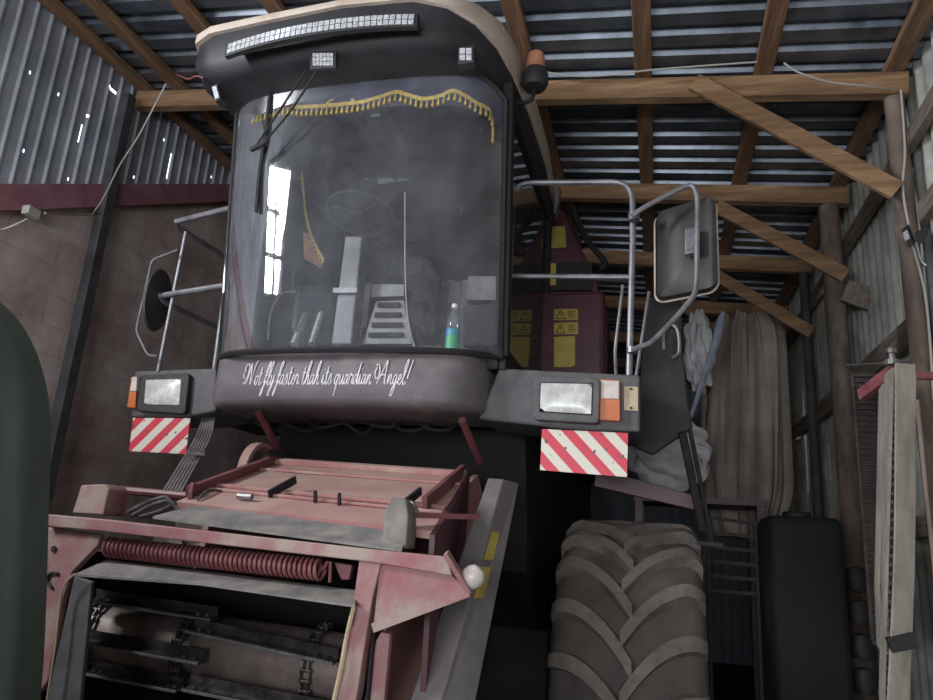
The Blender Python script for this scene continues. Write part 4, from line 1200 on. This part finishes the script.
# sieve panel on the right wall
def sieve():
    y = 4.05
    a, b = P(853, 372, y), P(884, 368, y)
    c, d = P(862, 640, y), P(900, 640, y)
    x0, x1, z1, z0 = a.x, b.x + .03, a.z, c.z
    root = empty('grain_sieve', ((x0 + x1) / 2, y, z0), 'tall black louvred sieve panel leaning at the rusty post behind the belts', 'sieve')
    f = MB()
    for x in (x0, (x0 + x1) / 2 + .02, x1): f.box(x - .006, x + .006, y + .02, y + .04, z0, z1)
    f.box(x0, x1, y + .035, y + .04, z0, z1)
    f.build('sieve_frame', M['sieve'], root, smooth=0)
    s = MB(); n = 46
    for k in range(n):
        z = z0 + (z1 - z0) * (k + .5) / n
        s.hexa([(x0, y + .03, z), (x1, y + .03, z), (x1, y - .012, z - .012), (x0, y - .012, z - .012), (x0, y + .03, z + .004), (x1, y + .03, z + .004), (x1, y - .012, z - .008), (x0, y - .012, z - .008)])
    o = s.build('sieve_slats', M['sieve'], root, smooth=0)
    MB().box(x0, x1, y - .0, y + .04, z0 - .02, z0).build('sieve_edge', M['sieve'], root, smooth=0)
    MB().tube([V((x0 + .02, y + .03, z1)), V((x0 + .02, 4.3, z1 + .1)), V((1.34, 4.3, z1 + .12))], .006, 6).build('sieve_hook', M['steel'], root)
sieve()
# belts hung on a red bar
by_ = 3.25
h0, h1 = P(868, 389, 3.6), P(945, 372, 2.95)
bar_ = empty('belt_hanger', (1.2, by_, 0), 'red bar with a bolt from which grey drive belts hang', 'hanger')
mb = MB(); a = P(862, 395, 3.45); b = P(893, 372, 3.22); c = P(912, 376, 3.2); d = V((XR - .03, 3.2, c.z + .0))
mb.beam(a, b, .035, .05); mb.tube([b, c, d], .018, 8)
mb.build('red_bar', M['redbar'], bar_)
mb = MB(); mb.lathe([(.03, 0), (.03, .02), (.014, .02), (.014, .05), (.022, .05), (.022, .07)], b + V((0, 0, .03)), seg=10); mb.build('bolt', M['steel'], bar_)
def beltloop(px0, px1, top, bot, y, w_, name_m, lab, lean=0, teeth=False):
    a0, a1 = P(px0, top, y), P(px1, top, y); z1 = a0.z; z0 = P(px0, bot, y).z
    lean = P(lean, bot, y).x - (a0.x + a1.x) / 2
    cx = (a0.x + a1.x) / 2; r = max((a1.x - a0.x) / 2, .012)
    pts = []
    zz0 = z0 + r
    for i in range(13): a = PI * i / 12; pts.append(V((cx + r * math.cos(a) , y, z1 - r + r * math.sin(a))))
    for t in (.2, .4, .6, .8): pts.append(V((cx - r + lean * t, y, z1 - r + (zz0 - z1 + r) * t)))
    for i in range(13): a = PI + PI * i / 12; pts.append(V((cx + lean + r * math.cos(a) * .6 - (0), y, zz0 + r * math.sin(a))))
    for t in (.8, .6, .4, .2): pts.append(V((cx + r + lean * t, y, z1 - r + (zz0 - z1 + r) * t)))
    pts.append(pts[0])
    o = MB().ribbon(pts, (0, 1, 0), w_, .009).build('drive_belt', M[name_m], smooth=50)
    tag(o, lab, 'belt', 'drive belts hung on the red bar')
    if teeth:
        mb = MB()
        for i in range(44):
            t = i / 44; z = (z1 - r) + (zz0 - z1 + r) * t
            mb.box(cx - r + lean * t + .003, cx - r + lean * t + .02, y - w_ / 2, y + w_ / 2, z - .006, z + .006)
        mb.build('belt_teeth', M['beltt'], o, smooth=0)
beltloop(881, 898, 372, 652, 3.30, .05, 'belt', 'outermost thin grey belt loop, nearest the black sieve', 886)
beltloop(886, 903, 370, 644, 3.22, .04, 'belt', 'second grey belt loop, just inside the outermost', 893)
beltloop(890, 912, 368, 790, 3.12, .05, 'belt', 'toothed belt with a worn red edge hanging in the middle of the bunch', 893, True)
# wide flat belt: a long strap folded over the bar
a = P(905, 366, 3.0)
pts = [V((a.x - .01, 3.0, a.z - .02)), V((a.x, 3.0, a.z)), V((a.x + .02, 3.02, a.z + .01)), V((a.x + .03, 3.06, a.z - .02))]
q = [P(905, 364, 3.0), P(905, 480, 3.0), P(904, 560, 3.0), P(901, 640, 3.0), P(897, 720, 3.0), P(894, 770, 3.0)]
q2 = smooth_path(q, 4)
mb = MB().ribbon(q2, (1, .35, 0), .075, .01)
o = mb.build('wide_flat_belt', M['belt'], smooth=50)
tag(o, 'broad flat grey belt hanging in front of the narrow belt loops', 'belt', 'drive belts hung on the red bar')
mb = MB().beam(P(889, 645, 2.98), P(915, 640, 2.98), .03, .05)
tag(mb.build('belt_tie', M['rubber'], smooth=0), 'dark strip tied around the lower end of the broad belt', 'tie')
# clamp light on the post and cables
q = P(906, 240, 4.15)
wl = empty('work_light', q, 'small black work light clamped to the nearest rusty pipe post', 'work light')
MB().hexa([P(901, 230, 4.1), P(907, 225, 4.1), P(914, 244, 4.1), P(908, 248, 4.1), P(903, 229, 4.18), P(909, 224, 4.18), P(916, 243, 4.18), P(910, 247, 4.18)]).build('lamp_body', M['black'], wl, bevel=.004, smooth=0)
plate([(903, 233), (907, 230), (910, 238), (906, 241)], 4.09, .01, 'lamp_glass', M['ledw'], wl, bevel=0)
MB().hexa([P(914, 234, 4.1), P(927, 225, 4.1), P(929, 235, 4.1), P(920, 245, 4.1), P(914, 234, 4.15), P(927, 225, 4.15), P(929, 235, 4.15), P(920, 245, 4.15)]).build('lamp_hood', M['black'], wl, smooth=0)
MB().tube([P(916, 243, 4.1), P(919, 255, 4.1), P(922, 262, 4.1), P(926, 266, 4.1)], .01, 6, smooth=3).build('lamp_clamp', M['chrome'], wl)
def cable(pts, r, lab, m='cable', name='hanging_cable', cat='cable'):
    o = MB().tube(smooth_path([P(*p) for p in pts], 6), r, 6).build(name, M[m]); return tag(o, lab, cat)
cable([(784, 63, 4.0), (800, 73, 4.0), (830, 82, 4.05), (865, 86, 4.1), (890, 89, 4.2)], .006, 'white cable sagging from the right rafter to the rusty post')
cable([(545, 72, 4.12), (575, 76, 4.12), (610, 75, 4.12), (650, 70, 4.12), (700, 66, 4.1), (757, 62, 4.1)], .006, 'white cable running along the front face above the nearest tie beam')
cable([(901, 90, 4.2), (905, 150, 4.2), (903, 190, 4.2), (912, 240, 4.2), (926, 300, 4.2), (934, 400, 4.2)], .007, 'pale cable running down beside the nearest rusty post')
cable([(166, 84, 3.6), (155, 105, 3.62), (138, 137, 3.7), (120, 165, 3.8), (105, 195, 3.9), (96, 209, 3.95), (88, 215, 3.97), (45, 213, 3.3)], .006, 'thin white cable hanging from the left rafter to a junction box')
cable([(27, 219, 3.0), (15, 225, 2.95), (0, 230, 2.9), (-10, 230, 2.8)], .006, 'short white cable end left of the junction box')
a = PX(35, 212, XL + .16)
mb = MB().box(a.x - .06, a.x, a.y - .05, a.y + .05, a.z - .03, a.z + .03)
tag(mb.build('junction_box', M['junction'], bevel=.005, smooth=0), 'small white junction box on the maroon channel of the left wall', 'junction box')
cable([(917, 400, 2.9), (921, 440, 2.9), (927, 500, 2.9), (934, 560, 2.9), (940, 640, 2.9)], .008, 'dull reddish-brown cord hanging at the right edge beside the broad belt', 'rustpipe', 'dark_cord', 'cord')
print('objects', len(bpy.data.objects))
